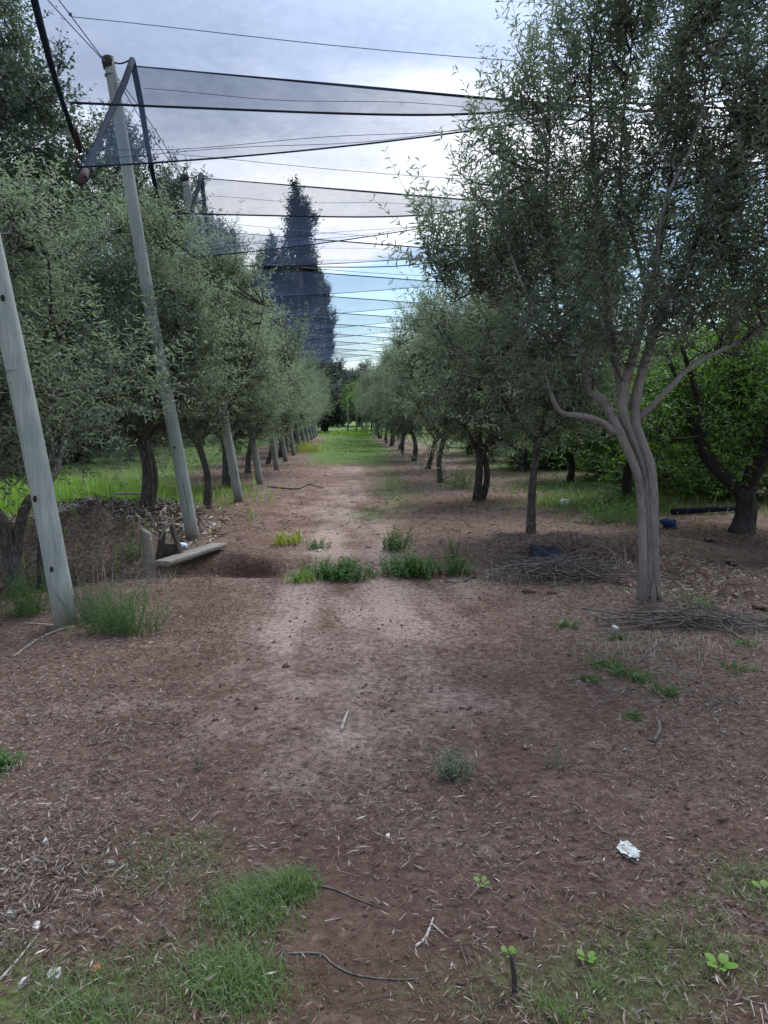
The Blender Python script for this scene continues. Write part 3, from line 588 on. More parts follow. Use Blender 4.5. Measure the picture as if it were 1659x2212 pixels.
# ------------------------------------------------------------------ trees
def crown_points(g, lobes, n, gap=.0, gfreq=2.2, seed=0, shell=.5):
    L = np.array(lobes, float); w = L[:, 3] * L[:, 4] * L[:, 5]; w = w ** .8; w /= w.sum(); nz = snoise(seed + 900, gfreq)
    P = np.zeros((0, 3)); C = np.zeros((0, 3)); Rr = np.zeros((0, 3))
    while len(P) < n:
        k = n * 2; li = g.choice(len(L), k, p=w); d = g.normal(size=(k, 3)); d /= np.linalg.norm(d, axis=1)[:, None]
        r = g.uniform(0, 1, k) ** shell; p = L[li, :3] + d * r[:, None] * L[li, 3:6]
        keep = nz(p[:, 0], p[:, 1], p[:, 2]) > gap - .9 + .9 * (1 if gap > -5 else 0) - .0
        keep = nz(p[:, 0], p[:, 1], p[:, 2]) > gap
        keep &= p[:, 2] > .55
        P = np.vstack([P, p[keep]]); C = np.vstack([C, L[li, :3][keep]]); Rr = np.vstack([Rr, d[keep]])
    return P[:n], C[:n], Rr[:n]
def make_crown(seed, lobes, limbs, ntw, J, ll, lw, twig_len=(.22, .42), up=.55, outw=.6, gap=-.35, gfreq=2.2, nsub=60, leaf='olive_leaf', bark='olive_bark', sub_r=.011, link_max=.7, shell=.5, stem_r=.0022, fold=.25, spread=.85, clumps=None):
    """leaves + twigs meshes; limbs is a list of point arrays the branches spring from"""
    g = np.random.default_rng(seed); A, C, D = crown_points(g, lobes, ntw, gap, gfreq, seed, shell)
    if clumps:                             # pull the twigs together in sprays
        ci = g.choice(len(A), clumps, replace=False); cen = A[ci]
        for s in range(0, len(A), 4000):
            dd = ((A[s:s + 4000, None] - cen[None]) ** 2).sum(2); j = dd.argmin(1); A[s:s + 4000] += (cen[j] - A[s:s + 4000]) * .5
    d = D * outw + np.array([0, 0, up]) + g.normal(size=A.shape) * .42
    Ln = g.uniform(twig_len[0], twig_len[1], ntw)
    lm, sm = MB(), MB(); nz = snoise(seed + 40, 1.6)
    v0 = np.clip(.42 + .2 * nz(A[:, 0], A[:, 1], A[:, 2]) + g.normal(0, .13, ntw), 0, 1)
    twigs(lm, sm, A, d, Ln, J, ll, lw, g, spread, .15, stem_r, v0, .35, .08, fold)
    S = np.concatenate([crom(l, 6) for l in limbs]); idx = g.choice(ntw, nsub, replace=False); sub = []
    for q in idx:
        e = A[q]; dist = np.linalg.norm(S - e, axis=1) + .6 * np.maximum(S[:, 2] - e[2] + .15, 0); b = S[dist.argmin()]
        m = (b + e) / 2 + g.normal(size=3) * .06 * np.linalg.norm(e - b) + np.array([0, 0, -.05 * np.linalg.norm(e - b)])
        p = crom([b, m, e], 5); tube(sm, p, [sub_r * (1 + .5 * np.linalg.norm(e - b)), sub_r * .8, sub_r * .35], 5, .5, .1, False); sub.append(p)
    SS = np.concatenate(sub + [S]); near = np.zeros(ntw, int); nd_ = np.zeros(ntw)
    for s in range(0, ntw, 1000):
        dd = np.linalg.norm(A[s:s + 1000, None] - SS[None], axis=2); near[s:s + 1000] = dd.argmin(1); nd_[s:s + 1000] = dd.min(1)
    ok = nd_ < link_max; b = SS[near[ok]]; e = A[ok]; m = (b + e) / 2 + g.normal(size=b.shape) * .04
    prisms(sm, b, m, stem_r * 2.0, stem_r * 1.5); prisms(sm, m, e, stem_r * 1.5, stem_r * 1.1)
    return lm.mesh('crown', leaf), sm.mesh('branches', bark)
def tree(name, label, cat, loc, rz, parts, sc=(1, 1, 1), group=None):
    t = thing(name, label, cat, loc, rz, group); k = math.sin(loc[0] * 12.9 + loc[1] * 7.3); t.scale = (sc[0] * (1 + .07 * k), sc[1] * (1 - .06 * k), sc[2] * (1 + .06 * math.sin(loc[1] * 3.7)))
    if cat == 'tree' and loc[1] < 50: t.rotation_euler = (.05 * k, .05 * math.cos(loc[1] * 5.1), rz)
    for nm, me in parts: link(nm, me, t)
    return t

# ---- the big olive on the right
HO = gnd(1408, 1316); HY = HO[1]; HO[2] = Hs(HO[0], HO[1]) - .03
def hp(px, py, dy=0.0): return at(px, py, HY + dy) - HO
hero = thing('olive_tree', 'large olive tree with smooth grey twisted trunk at the right front', 'tree', HO, 0, 'olive trees of the right row')
stems = [([(1388, 1330, .01), (1389, 1240, 0), (1388, 1150, 0), (1385, 1070, 0), (1374, 1015, -.02), (1350, 960, -.04), (1330, 915, -.04), (1305, 868, .05), (1280, 845, .1), (1262, 790, .15)], [.050, .036, .034, .033, .033, .034, .034, .036, .032, .026]),
         ([(1405, 1330, .03), (1403, 1240, .02), (1401, 1150, .02), (1399, 1060, .01), (1390, 1000, .01), (1366, 945, .0), (1348, 900, -.05), (1347, 850, -.05), (1372, 750, 0), (1400, 640, .1)], [.048, .036, .033, .032, .032, .033, .034, .034, .032, .028]),
         ([(1418, 1330, .02), (1415, 1240, .01), (1413, 1150, -.01), (1411, 1060, -.02), (1404, 1000, -.03), (1386, 950, -.02), (1372, 905, -.01), (1380, 830, .01), (1415, 715, -.05), (1445, 640, -.1)], [.050, .037, .034, .033, .033, .033, .034, .036, .036, .034])]
mb = MB()
for q, (pts, rad) in enumerate(stems): tube(mb, crom([hp(a, b, c) for a, b, c in pts], 7), rad, 16, .5, .07, True, q)
for q in range(6):                       # root flare
    a = q * 1.05 + .3; tube(mb, crom([np.array([.03 * math.cos(a), .02 * math.sin(a), .16]), np.array([.055 * math.cos(a), .04 * math.sin(a), .05]), np.array([.11 * math.cos(a), .09 * math.sin(a), -.03])], 4), [.010, .03, .018], 8, .5, .1, True, q)
mb.build('trunk', 'olive_bark', hero, True)
limbs_px = [([(1328, 935, -.05), (1300, 912, -.1), (1262, 899, -.15), (1212, 890, -.2), (1188, 845, -.25), (1165, 770, -.3), (1120, 690, -.35)], [.042, .036, .032, .026, .022, .014, .008]),
            ([(1322, 895, -.03), (1305, 868, .05), (1280, 845, .1), (1262, 790, .15), (1205, 690, .2), (1110, 590, .25), (1020, 540, .3)], [.05, .045, .04, .032, .026, .018, .009]),
            ([(1345, 880, -.05), (1349, 830, -.05), (1372, 750, 0), (1400, 640, .1), (1425, 540, .15), (1450, 380, .2), (1470, 180, .2), (1480, 0, .25)], [.045, .042, .04, .036, .03, .022, .015, .007]),
            ([(1366, 885, .03), (1385, 810, 0), (1415, 715, -.05), (1445, 640, -.1), (1478, 582, -.1), (1530, 440, -.1), (1580, 250, -.1)], [.05, .05, .05, .048, .04, .024, .010]),
            ([(1372, 908, .02), (1400, 885, -.05), (1440, 845, -.1), (1490, 795, -.1), (1560, 755, -.1), (1640, 715, -.1), (1720, 640, -.1)], [.036, .034, .032, .028, .026, .02, .010]),
            ([(1345, 875, .05), (1330, 780, .2), (1310, 660, .3), (1305, 540, .35), (1285, 380, .4), (1275, 180, .4), (1290, 20, .4)], [.045, .042, .038, .032, .024, .016, .008]),
            ([(1400, 640, .1), (1370, 520, .2), (1340, 400, .2), (1350, 220, .25), (1370, 60, .3)], [.026, .022, .018, .012, .006]),
            ([(1445, 640, -.1), (1420, 560, -.2), (1440, 430, -.3), (1500, 300, -.3), (1540, 120, -.3)], [.026, .022, .018, .012, .006]),
            ([(1262, 790, .15), (1200, 720, 0), (1140, 640, -.1), (1090, 500, -.1), (1100, 400, -.1)], [.024, .02, .016, .011, .006]),
            ([(1205, 690, .2), (1190, 560, .3), (1180, 420, .35), (1190, 280, .4)], [.02, .017, .012, .006])]
hl = []
for q, (pts, rad) in enumerate(limbs_px):
    p = np.array([hp(a, b, c) for a, b, c in pts]); mb = MB(); tube(mb, crom(p, 6), [k_ * .68 for k_ in rad], 10, .5, .05, True, q); mb.build('limb', 'olive_bark', hero, True); hl.append(p)
def lob(px, py, rpx, dy=0.0, ry=None, rzf=1.0, hpf=hp):
    c = hpf(px, py, dy); r = rpx / F * 6.0; return (*c, r, ry or r * 1.0, r * rzf)
hlobes = [lob(1075, 500, 150, .1), lob(1000, 560, 95, .2), lob(1170, 360, 150, .2), lob(1290, 190, 165, .3), lob(1440, 120, 180, .2), lob(1590, 180, 190, -.1), lob(1500, 400, 210, .1),
          lob(1290, 520, 190, .2), lob(1650, 480, 200, -.1), lob(1190, 650, 140, -.1), lob(1380, 640, 170, .2), lob(1590, 640, 150, -.1), lob(1070, 650, 95, .2), lob(1330, 0, 130, .3), lob(1490, -90, 150, .2),
          lob(1650, -40, 150, 0), lob(1160, 760, 70, -.3), lob(1700, 300, 160, 0), lob(945, 580, 45, .2), lob(1130, 240, 70, .2), lob(1130, 790, 65, -.25), lob(1245, 750, 100, -.2), lob(1335, 730, 95, -.35), lob(1480, 700, 110, -.3), lob(1590, 715, 100, -.2), lob(1105, 860, 40, -.3), lob(1010, 610, 60, .1)]
cm, bm_ = make_crown(5, hlobes, hl, 2000, 12, .086, .019, (.30, .66), 1.0, .36, -.18, 13.0, 240, sub_r=.0085, clumps=900, bark='grey_bark')
link('crown', cm, hero); link('branches', bm_, hero)
g = np.random.default_rng(9)
for px, py in ((1362, 820), (1205, 735)):                 # two withered orange leaves
    mb = MB(); c = hp(px, py, -.12); n = 3
    leaves(mb, np.repeat(c[None], n, 0) + g.normal(size=(n, 3)) * .01, g.normal(size=(n, 3)), g.normal(size=(n, 3)), .06, .022, np.full(n, .5)); mb.build('withered_leaf', 'orange_leaf', hero)

# ---- generic olives (three shapes)
def generic_limbs(g, h0, n, reach, top, r0, lean=(0, 0)):
    trunk = [np.array([0, 0, -.05]), np.array([lean[0] * .35 + g.normal() * .03, lean[1] * .35 + g.normal() * .03, h0 * .5]), np.array([lean[0], lean[1], h0])]
    L = []
    for q in range(n):
        a = q * 6.283 / n + g.uniform(-.4, .4); r = reach * g.uniform(.6, 1.0); z = top * g.uniform(.75, 1.0)
        e = np.array([lean[0] + r * math.cos(a), lean[1] + r * math.sin(a), z]); b = trunk[-1] - np.array([0, 0, .12 * g.uniform(0, 1)])
        m1 = b + (e - b) * .3 + np.array([.12 * math.cos(a), .12 * math.sin(a), -.10]) + g.normal(size=3) * .05; m2 = b + (e - b) * .65 + g.normal(size=3) * .09
        L.append(np.array([b, m1, m2, e]))
    return np.array(trunk), L
def olive_variant(seed, h0=.95, top=3.9, reach=1.0, r0=.075, wide=1.0, ntw=2700, lean=(0, 0), fork=False):
    g = np.random.default_rng(seed); tr, L = generic_limbs(g, h0, 5, reach, top * .82, r0, lean)
    mb = MB(); tube(mb, crom(tr, 7), [r0 * 1.35, r0, r0 * .95, r0 * 1.05], 12, .5, .07, True, seed)
    if fork: tube(mb, crom([tr[0] + np.array([.12, .05, 0]), tr[1] + np.array([.16, .04, 0]), tr[2] + np.array([.02, 0, .05])], 7), [r0, r0 * .75, r0 * .7], 10, .5, .07, True, seed + 1)
    for q, l in enumerate(L): tube(mb, crom(l, 6), [r0 * .62, r0 * .45, r0 * .3, r0 * .12], 8, .5, .06, True, seed + q)
    tm = mb.mesh('trunk', 'grey_bark', True)
    lobes = []
    for q in range(16):
        a = g.uniform(0, 6.28); r = reach * wide * g.uniform(.25, 1.0); z = g.uniform(h0 + .25, top - .35); f = 1 - .35 * max(0, (z - 2.6)) / 1.4
        s = g.uniform(.32, .62); lobes.append((lean[0] + r * f * math.cos(a), lean[1] + r * f * math.sin(a), z, s, s, s * g.uniform(.9, 1.3)))
    lobes += [(lean[0], lean[1], (h0 + top) / 2 + .1, .75, .75, .95)]
    cm, bm_ = make_crown(seed, lobes, L, int(ntw * .78), 9, .078, .018, (.26, .58), .45, .6, -.15, 6.5, 110, sub_r=.010, clumps=420, bark='grey_bark')
    return [('trunk', tm), ('crown', cm), ('branches', bm_)]
OV = [olive_variant(101, r0=.058, fork=True), olive_variant(102, .85, 4.1, 1.05, .056, 1.05, 2600, (.15, .1)), olive_variant(103, 1.0, 3.8, .95, .05, .95, 2500, (-.12, .05)), olive_variant(104, 1.15, 3.9, 1.0, .042, 1.0, 2300, (.02, .0))]
# right row behind the big one
rr = [(gnd(1147, 1165), 3, 2.2, .98, 'slim olive tree with a straight bare stem, second of the right row'), (gnd(1030, 1081), 0, .4, 1.0, 'olive tree with a crooked leaning stem, third of the right row')]
for i in range(2, 14):
    rr.append((np.array([2.22 + .08 * math.sin(i * 2.3), 13.3 + 3.9 * (i - 1), 0]), (i * 2 + 1) % 3, i * 1.9, 1.0 + .06 * math.sin(i * 1.7), 'grey green olive tree, %s from the camera in the right row' % ORD[i + 1]))
for p, vi, rz, s, lb in rr:
    p = np.array([p[0], p[1], Hs(p[0], p[1])]); tree('olive_tree', lb, 'tree', p, rz, OV[vi], (s * 1.12, s * 1.12, s * .98), 'olive trees of the right row')
# slim second tree's own lower fork and third tree's lean are in the shapes themselves
ll_ = [(np.array([-3.0, 6.95, 0]), 1, 4.0, 1.03, 'near olive tree with an arched forked stem behind the first net post'), (np.array([-2.45, 9.95, 0]), 0, 1.2, 1.05, 'olive tree with a leaning stem right behind the second net post'), (gnd(463, 1106), 2, .5, 1.02, 'olive tree with a twisted split stem before the third net post')]
for i in range(3, 12):
    ll_.append((np.array([-2.25 + .1 * math.sin(i * 1.3), 11.9 + 3.95 * (i - 2), 0]), (i * 2) % 3, i * 2.3, 1.0 + .07 * math.sin(i * 2.1), 'grey green olive tree, %s from the camera in the left row' % ORD[i]))
for q, (p, vi, rz, s, lb) in enumerate(ll_):
    p = np.array([p[0] - (.3 if q == 0 else .15), p[1] + .25, 0]); p[2] = Hs(p[0], p[1]); tree('olive_tree', lb, 'tree', p, rz, OV[vi], (s * 1.2, s * 1.2, s * (.86, .93, 1.0)[min(q, 2)]), 'olive trees of the left row')
# arched limb of the near left olive
p0 = on(40, 1295)
tree('olive_tree', 'olive tree crowding the left picture edge behind the first post', 'tree', np.array([-4.0, 7.4, Hs(-4.0, 7.4)]), 2.0, OV[2], (1.1, 1.1, .95), 'olive trees of the left row')
fs = thing('olive_stump', 'old forked olive stem with an arched limb left of the first post', 'stump', p0, 0)
mb = MB(); tube(mb, crom([at(36, 1310, p0[1]) - p0, at(30, 1220, p0[1]) - p0, at(15, 1160, p0[1]) - p0, at(-12, 1110, p0[1]) - p0, at(-60, 1060, p0[1]) - p0], 6), [.10, .085, .08, .07, .06], 12, .5, .06); mb.build('trunk', 'grey_bark', fs, True)
mb = MB(); tube(mb, crom([at(34, 1210, p0[1]) - p0, at(45, 1130, p0[1]) - p0, at(62, 1085, p0[1]) - p0, at(92, 1060, p0[1] + .2) - p0, at(125, 1000, p0[1] + .5) - p0, at(140, 900, p0[1] + .8) - p0, at(120, 780, p0[1] + .9) - p0], 6), [.05, .048, .045, .042, .035, .03, .02], 10, .5, .06); mb.build('limb', 'grey_bark', fs, True)
mb = MB(); tube(mb, crom([at(92, 1290, p0[1] + .2) - p0, at(90, 1200, p0[1] + .2) - p0, at(94, 1120, p0[1] + .3) - p0, at(98, 1050, p0[1] + .4) - p0, at(80, 950, p0[1] + .5) - p0], 6), [.05, .04, .035, .03, .025], 10, .5, .06); mb.build('limb', 'grey_bark', fs, True)

# ---- fruit trees right of the row
def broad_variant(seed, leaf, bark, h0, top, reach, r0, ntw, J, ll, lw, nl, lob_r, nlimb=5, up=.25, gap=-.6, low=None, twig=(.2, .45), sub=60, clumps=None, vstem=.003):
    g = np.random.default_rng(seed); tr, L = generic_limbs(g, h0, nlimb, reach * .85, top * .8, r0)
    mb = MB(); tube(mb, crom(tr, 7), [r0 * 1.4, r0, r0 * .95, r0 * 1.05], 12, .5, .08, True, seed)
    for q, l in enumerate(L): tube(mb, crom(l, 6), [r0 * .62, r0 * .5, r0 * .3, r0 * .12], 8, .5, .07, True, seed + q)
    tm = mb.mesh('trunk', bark, True); lobes = []; low = low or h0 + .6
    for q in range(nl):
        a = g.uniform(0, 6.28); z = g.uniform(low, top - lob_r); f = math.sin(math.pi * min(max((z - low + .7) / (top - low + 1.0), 0), 1)) ** .6; r = reach * g.uniform(.2, .95) * f; s = lob_r * g.uniform(.75, 1.2)
        lobes.append((r * math.cos(a), r * math.sin(a), z, s, s, s))
    cm, bm_ = make_crown(seed, lobes, L, ntw, J, ll, lw, twig, up, .7, gap, 1.6, sub, leaf, bark, .012, 1.0, clumps=clumps, stem_r=vstem, fold=.15, spread=.95)
    return [('trunk', tm), ('crown', cm), ('branches', bm_)]
FV = [broad_variant(201, 'fruit_leaf', 'dark_bark', .55, 3.6, 1.6, .12, 2000, 6, .075, .036, 18, .55, 6, .2, -.6, 1.05), broad_variant(202, 'fruit_leaf', 'dark_bark', .7, 3.3, 1.5, .085, 2000, 6, .075, .036, 18, .55, 5, .2, -.6, .95)]
hf = gnd(1600, 1150)
fruit = [(hf, 0, .5, 1.06, 'dark fruit tree with thick limbs rising from a low black trunk'), (gnd(1355, 1087), 1, 2.0, .95, 'green fruit tree behind the large olive trunk'), (gnd(1230, 1042), 1, .2, .9, 'small green fruit tree between the two nearest right olives'),
         (gnd(1468, 1036), 0, 3.0, .95, 'green fruit tree with a dark stem between the large olive and black trunk')]
for i in range(3): fruit.append((np.array([4.7, 20.5 + i * 4.2, 0]), i % 2, i * 2.1, .95, 'green fruit tree, %s in the first orchard row right of the lane' % ORD[i + 3]))
for i in range(6): fruit.append((np.array([8.6, 9.5 + i * 4.2, 0]), (i + 1) % 2, i * 1.3 + .4, 1.05, 'green fruit tree, %s in the second orchard row right of the lane' % ORD[i]))
for i in range(6): fruit.append((np.array([13.2, 13.5 + i * 5, 0]), i % 2, i * 2.3 + .9, 1.25, 'green fruit tree, %s in the farthest orchard row on the right' % ORD[i]))
for i in range(7):
    x, y = 6.6 + .5 * math.sin(i * 2.1), 14.2 + i * 3.4; tree('fruit_bush', 'low dense fruit bush, %s in the shade behind the first orchard row' % ORD[i], 'bush', (x, y, Hs(x, y) - .55), i * 1.9, FV[(i + 1) % 2], (1.15, 1.15, .62), 'low bushes under the orchard trees')
for p, vi, rz, s, lb in fruit:
    tree('fruit_tree', lb, 'tree', (p[0], p[1], Hs(p[0], p[1])), rz, FV[vi], (s, s, s), 'green fruit trees of the right orchard')

# ---- tall leafy trees left, poplars and dark trees at the end of the lane
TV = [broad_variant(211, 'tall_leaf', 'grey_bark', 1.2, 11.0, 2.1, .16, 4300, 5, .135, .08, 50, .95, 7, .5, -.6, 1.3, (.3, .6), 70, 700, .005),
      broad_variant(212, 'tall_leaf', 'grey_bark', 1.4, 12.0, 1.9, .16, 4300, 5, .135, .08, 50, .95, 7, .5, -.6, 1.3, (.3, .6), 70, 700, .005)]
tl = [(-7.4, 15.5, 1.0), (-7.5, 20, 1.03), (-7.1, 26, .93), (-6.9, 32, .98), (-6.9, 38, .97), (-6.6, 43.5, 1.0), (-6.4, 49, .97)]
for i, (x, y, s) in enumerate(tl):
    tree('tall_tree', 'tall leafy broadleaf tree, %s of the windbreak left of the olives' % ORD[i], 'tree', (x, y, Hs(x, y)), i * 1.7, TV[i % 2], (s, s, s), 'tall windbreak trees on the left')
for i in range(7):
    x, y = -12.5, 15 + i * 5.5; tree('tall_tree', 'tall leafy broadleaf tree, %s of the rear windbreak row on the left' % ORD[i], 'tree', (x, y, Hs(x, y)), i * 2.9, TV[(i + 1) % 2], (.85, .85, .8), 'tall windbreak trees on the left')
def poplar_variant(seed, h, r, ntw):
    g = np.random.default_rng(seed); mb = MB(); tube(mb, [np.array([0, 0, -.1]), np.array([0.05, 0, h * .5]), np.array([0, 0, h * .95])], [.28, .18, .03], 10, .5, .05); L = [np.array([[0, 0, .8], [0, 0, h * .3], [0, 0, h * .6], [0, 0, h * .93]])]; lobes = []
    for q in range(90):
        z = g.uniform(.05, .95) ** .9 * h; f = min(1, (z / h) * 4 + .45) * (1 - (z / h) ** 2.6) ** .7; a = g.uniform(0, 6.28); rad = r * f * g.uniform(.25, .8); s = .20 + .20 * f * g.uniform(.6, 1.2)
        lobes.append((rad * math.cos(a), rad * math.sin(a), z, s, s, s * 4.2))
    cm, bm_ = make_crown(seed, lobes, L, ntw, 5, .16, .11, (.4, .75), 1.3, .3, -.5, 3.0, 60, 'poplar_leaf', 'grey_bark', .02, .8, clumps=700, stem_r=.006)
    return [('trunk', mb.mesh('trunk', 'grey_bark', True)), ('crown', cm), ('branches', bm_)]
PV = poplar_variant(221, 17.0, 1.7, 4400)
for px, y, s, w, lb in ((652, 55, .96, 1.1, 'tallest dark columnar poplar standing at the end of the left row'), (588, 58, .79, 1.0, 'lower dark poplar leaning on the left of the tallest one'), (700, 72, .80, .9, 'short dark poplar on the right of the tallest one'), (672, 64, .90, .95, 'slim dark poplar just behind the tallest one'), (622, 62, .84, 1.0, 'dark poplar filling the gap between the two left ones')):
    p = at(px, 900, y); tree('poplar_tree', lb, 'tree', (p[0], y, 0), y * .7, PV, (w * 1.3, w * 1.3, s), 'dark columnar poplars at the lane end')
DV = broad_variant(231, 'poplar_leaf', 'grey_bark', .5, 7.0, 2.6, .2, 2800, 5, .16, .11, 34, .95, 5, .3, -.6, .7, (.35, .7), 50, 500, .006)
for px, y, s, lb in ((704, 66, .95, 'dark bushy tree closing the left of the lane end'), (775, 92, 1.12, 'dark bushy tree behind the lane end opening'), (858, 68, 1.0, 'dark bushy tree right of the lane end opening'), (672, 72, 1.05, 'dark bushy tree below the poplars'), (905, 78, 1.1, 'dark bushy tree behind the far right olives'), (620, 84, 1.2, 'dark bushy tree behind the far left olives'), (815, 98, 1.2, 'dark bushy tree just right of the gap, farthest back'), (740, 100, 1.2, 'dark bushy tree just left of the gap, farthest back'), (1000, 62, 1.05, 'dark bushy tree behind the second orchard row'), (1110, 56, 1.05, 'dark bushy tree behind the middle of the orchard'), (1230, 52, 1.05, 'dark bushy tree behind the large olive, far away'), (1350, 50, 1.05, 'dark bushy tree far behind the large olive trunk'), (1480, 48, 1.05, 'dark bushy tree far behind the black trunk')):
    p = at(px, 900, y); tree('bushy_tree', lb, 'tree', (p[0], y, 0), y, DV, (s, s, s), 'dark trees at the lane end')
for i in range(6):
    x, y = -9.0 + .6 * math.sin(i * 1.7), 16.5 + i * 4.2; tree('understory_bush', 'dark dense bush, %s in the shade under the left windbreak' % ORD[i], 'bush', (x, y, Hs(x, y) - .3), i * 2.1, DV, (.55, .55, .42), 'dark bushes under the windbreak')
# pale thin trunks in the sunny gap
for i, px in enumerate((752, 770, 783, 792, 803, 812, 826, 838)):
    y = 62 + (i % 3) * 2; p = at(px, 930, y); mb = MB(); g = np.random.default_rng(600 + i); hh = 2.6 + g.uniform(0, 1.2)
    tube(mb, [np.array([0, 0, -.1]), np.array([g.normal() * .04, 0, hh * .5]), np.array([g.normal() * .08, 0, hh])], [.07, .06, .045], 8, .5, .05)
    t = thing('sapling', 'thin pale trunk, %s from the left in the bright lane end gap' % ORD[i], 'sapling', (p[0], y, 0), 0, 'pale trunks at the lane end'); mb.build('trunk', 'pale_bark', t, True)
    lm, sm = MB(), MB(); A = np.array([[0, 0, hh * .9]]) + g.normal(size=(90, 3)) * np.array([.35, .35, .5]); twigs(lm, None, A, g.normal(size=A.shape) + np.array([0, 0, .5]), .4, 5, .14, .07, g); lm.build('crown', 'fruit_leaf', t)

# ------------------------------------------------------------------ ditch things on the left
def box(mb, a, b, w, th, tw=0.0):        # a sawn board from a to b, width w, thickness th, chamfered
    a = np.asarray(a); b = np.asarray(b); d = b - a; L = np.linalg.norm(d); d = d / L; s = np.cross(d, [0, 0, 1.0]); s /= np.linalg.norm(s); u = np.cross(s, d); s, u = s * math.cos(tw) + u * math.sin(tw), u * math.cos(tw) - s * math.sin(tw)
    e = th * .16; prof = [(-w / 2 + e, -th / 2), (w / 2 - e, -th / 2), (w / 2, -th / 2 + e), (w / 2, th / 2 - e), (w / 2 - e, th / 2), (-w / 2 + e, th / 2), (-w / 2, th / 2 - e), (-w / 2, -th / 2 + e)]
    rows = [a + d * L * q for q in (0, .02, .3, .6, .98, 1)]; v = np.array([c + s * x * (.97 if k in (0, 5) else 1) + u * y * (.93 if k in (0, 5) else 1) for k, c in enumerate(rows) for x, y in prof]); f = []
    for k in range(5):
        for j in range(8): f.append((k * 8 + j, k * 8 + (j + 1) % 8, k * 8 + 8 + (j + 1) % 8, k * 8 + 8 + j))
    mb.add(v, f); c0 = len(v); v2 = np.vstack([v[:8], v[-8:], v[:8].mean(0)[None], v[-8:].mean(0)[None]]); f3 = [(16, (j + 1) % 8, j) for j in range(8)] + [(17, 8 + j, 8 + (j + 1) % 8) for j in range(8)]
    mb.add(v2, f3)
pa, pb = gnd(350, 1217, .05), gnd(474, 1177, .09); o0 = (pa + pb) / 2
mb = MB(); box(mb, pa - o0, pb - o0, .19, .05, .05); tag(mb.build('plank', 'plank_wood', None, False, o0), 'weathered grey wooden plank lying over the pit by the second post', 'plank')
b = at(322, 1208, 7.75); b[2] -= .04; mb = MB(); tube(mb, crom([np.array([0.01, 0, -.35]), np.zeros(3), np.array([-.01, 0, .2]), np.array([-.02, .0, .31])], 5), [.058, .056, .054, .05], 14, .5, .06); q = mb.v[0]; q[:, 2] += np.where(q[:, 2] > .27, -q[:, 0] * .7, 0)
tag(mb.build('stump_post', 'plank_wood', None, True, b), 'short sawn off grey post stub beside the plank', 'post stub')
sg = thing('sluice_gate', 'small dark wooden ditch gate behind the post stub', 'ditch gate', at(365, 1205, 7.9), 0); c0 = at(365, 1205, 7.9)
mb = MB(); box(mb, at(342, 1214, 7.9) - c0, at(352, 1150, 8.0) - c0, .07, .03); mb.build('side_board', 'dark_board', sg)
mb = MB(); box(mb, at(395, 1214, 7.9) - c0, at(372, 1135, 7.95) - c0, .06, .03); mb.build('side_board', 'dark_board', sg)
mb = MB(); box(mb, at(342, 1190, 7.95) - c0, at(392, 1190, 7.95) - c0, .03, .14); mb.build('cross_board', 'dark_board', sg)
mb = MB(); box(mb, at(346, 1165, 7.9) - c0, at(360, 1132, 7.92) - c0, .05, .02); mb.build('splinter_board', 'plank_wood', sg)
def crumple(name, label, cat, mtl, px, py, w, h, seed, squash=.7):
    import bmesh
    bm = bmesh.new(); bmesh.ops.create_icosphere(bm, subdivisions=3, radius=1.0); v = np.array([q.co for q in bm.verts]); f = np.array([[q.index for q in k.verts] for k in bm.faces]); bm.free()
    n1, n2 = snoise(seed, 3.0), snoise(seed + 1, 8.0); r = 1 + .75 * np.abs(n1(*v.T)) - .35 * np.abs(n2(*v.T)) - .2; v = v * r[:, None]
    v *= np.array([w / 2, w / 2 * .8, h * .6]); v[:, 2] = np.maximum(v[:, 2], -h * .3) + h * .28
    mb = MB(); mb.add(v, f); return tag(mb.build(name, mtl, None, False, on(px, py)), label, cat)
crumple('plastic_bag', 'crumpled white plastic bag on the ground between the right trees', 'plastic bag', 'white_plastic', 1220, 1094, .24, .15, 701)
crumple('plastic_bag', 'crumpled dark blue plastic bag right of the large olive trunk', 'plastic bag', 'blue_plastic', 1445, 1138, .22, .14, 703)
crumple('plastic_scrap', 'pale blue plastic scrap at the foot of the second post', 'plastic scrap', 'pale_blue_plastic', 387, 1136, .16, .07, 705)
crumple('plastic_bag', 'tiny white plastic scrap far back under the fruit trees', 'plastic scrap', 'white_plastic', 1432, 1067, .09, .05, 707)
# dark pipe lying across at right
pa, pb = on(1452, 1113, .05), on(1635, 1103, .05); mb = MB(); tube(mb, [np.zeros(3), (pb - pa) / 2 + np.array([0, 0, .01]), pb - pa], .045, 12, .5, .02); tag(mb.build('pipe', 'black_plastic', None, True, pa), 'dark plastic pipe lying on the ground behind the black trunk', 'pipe')
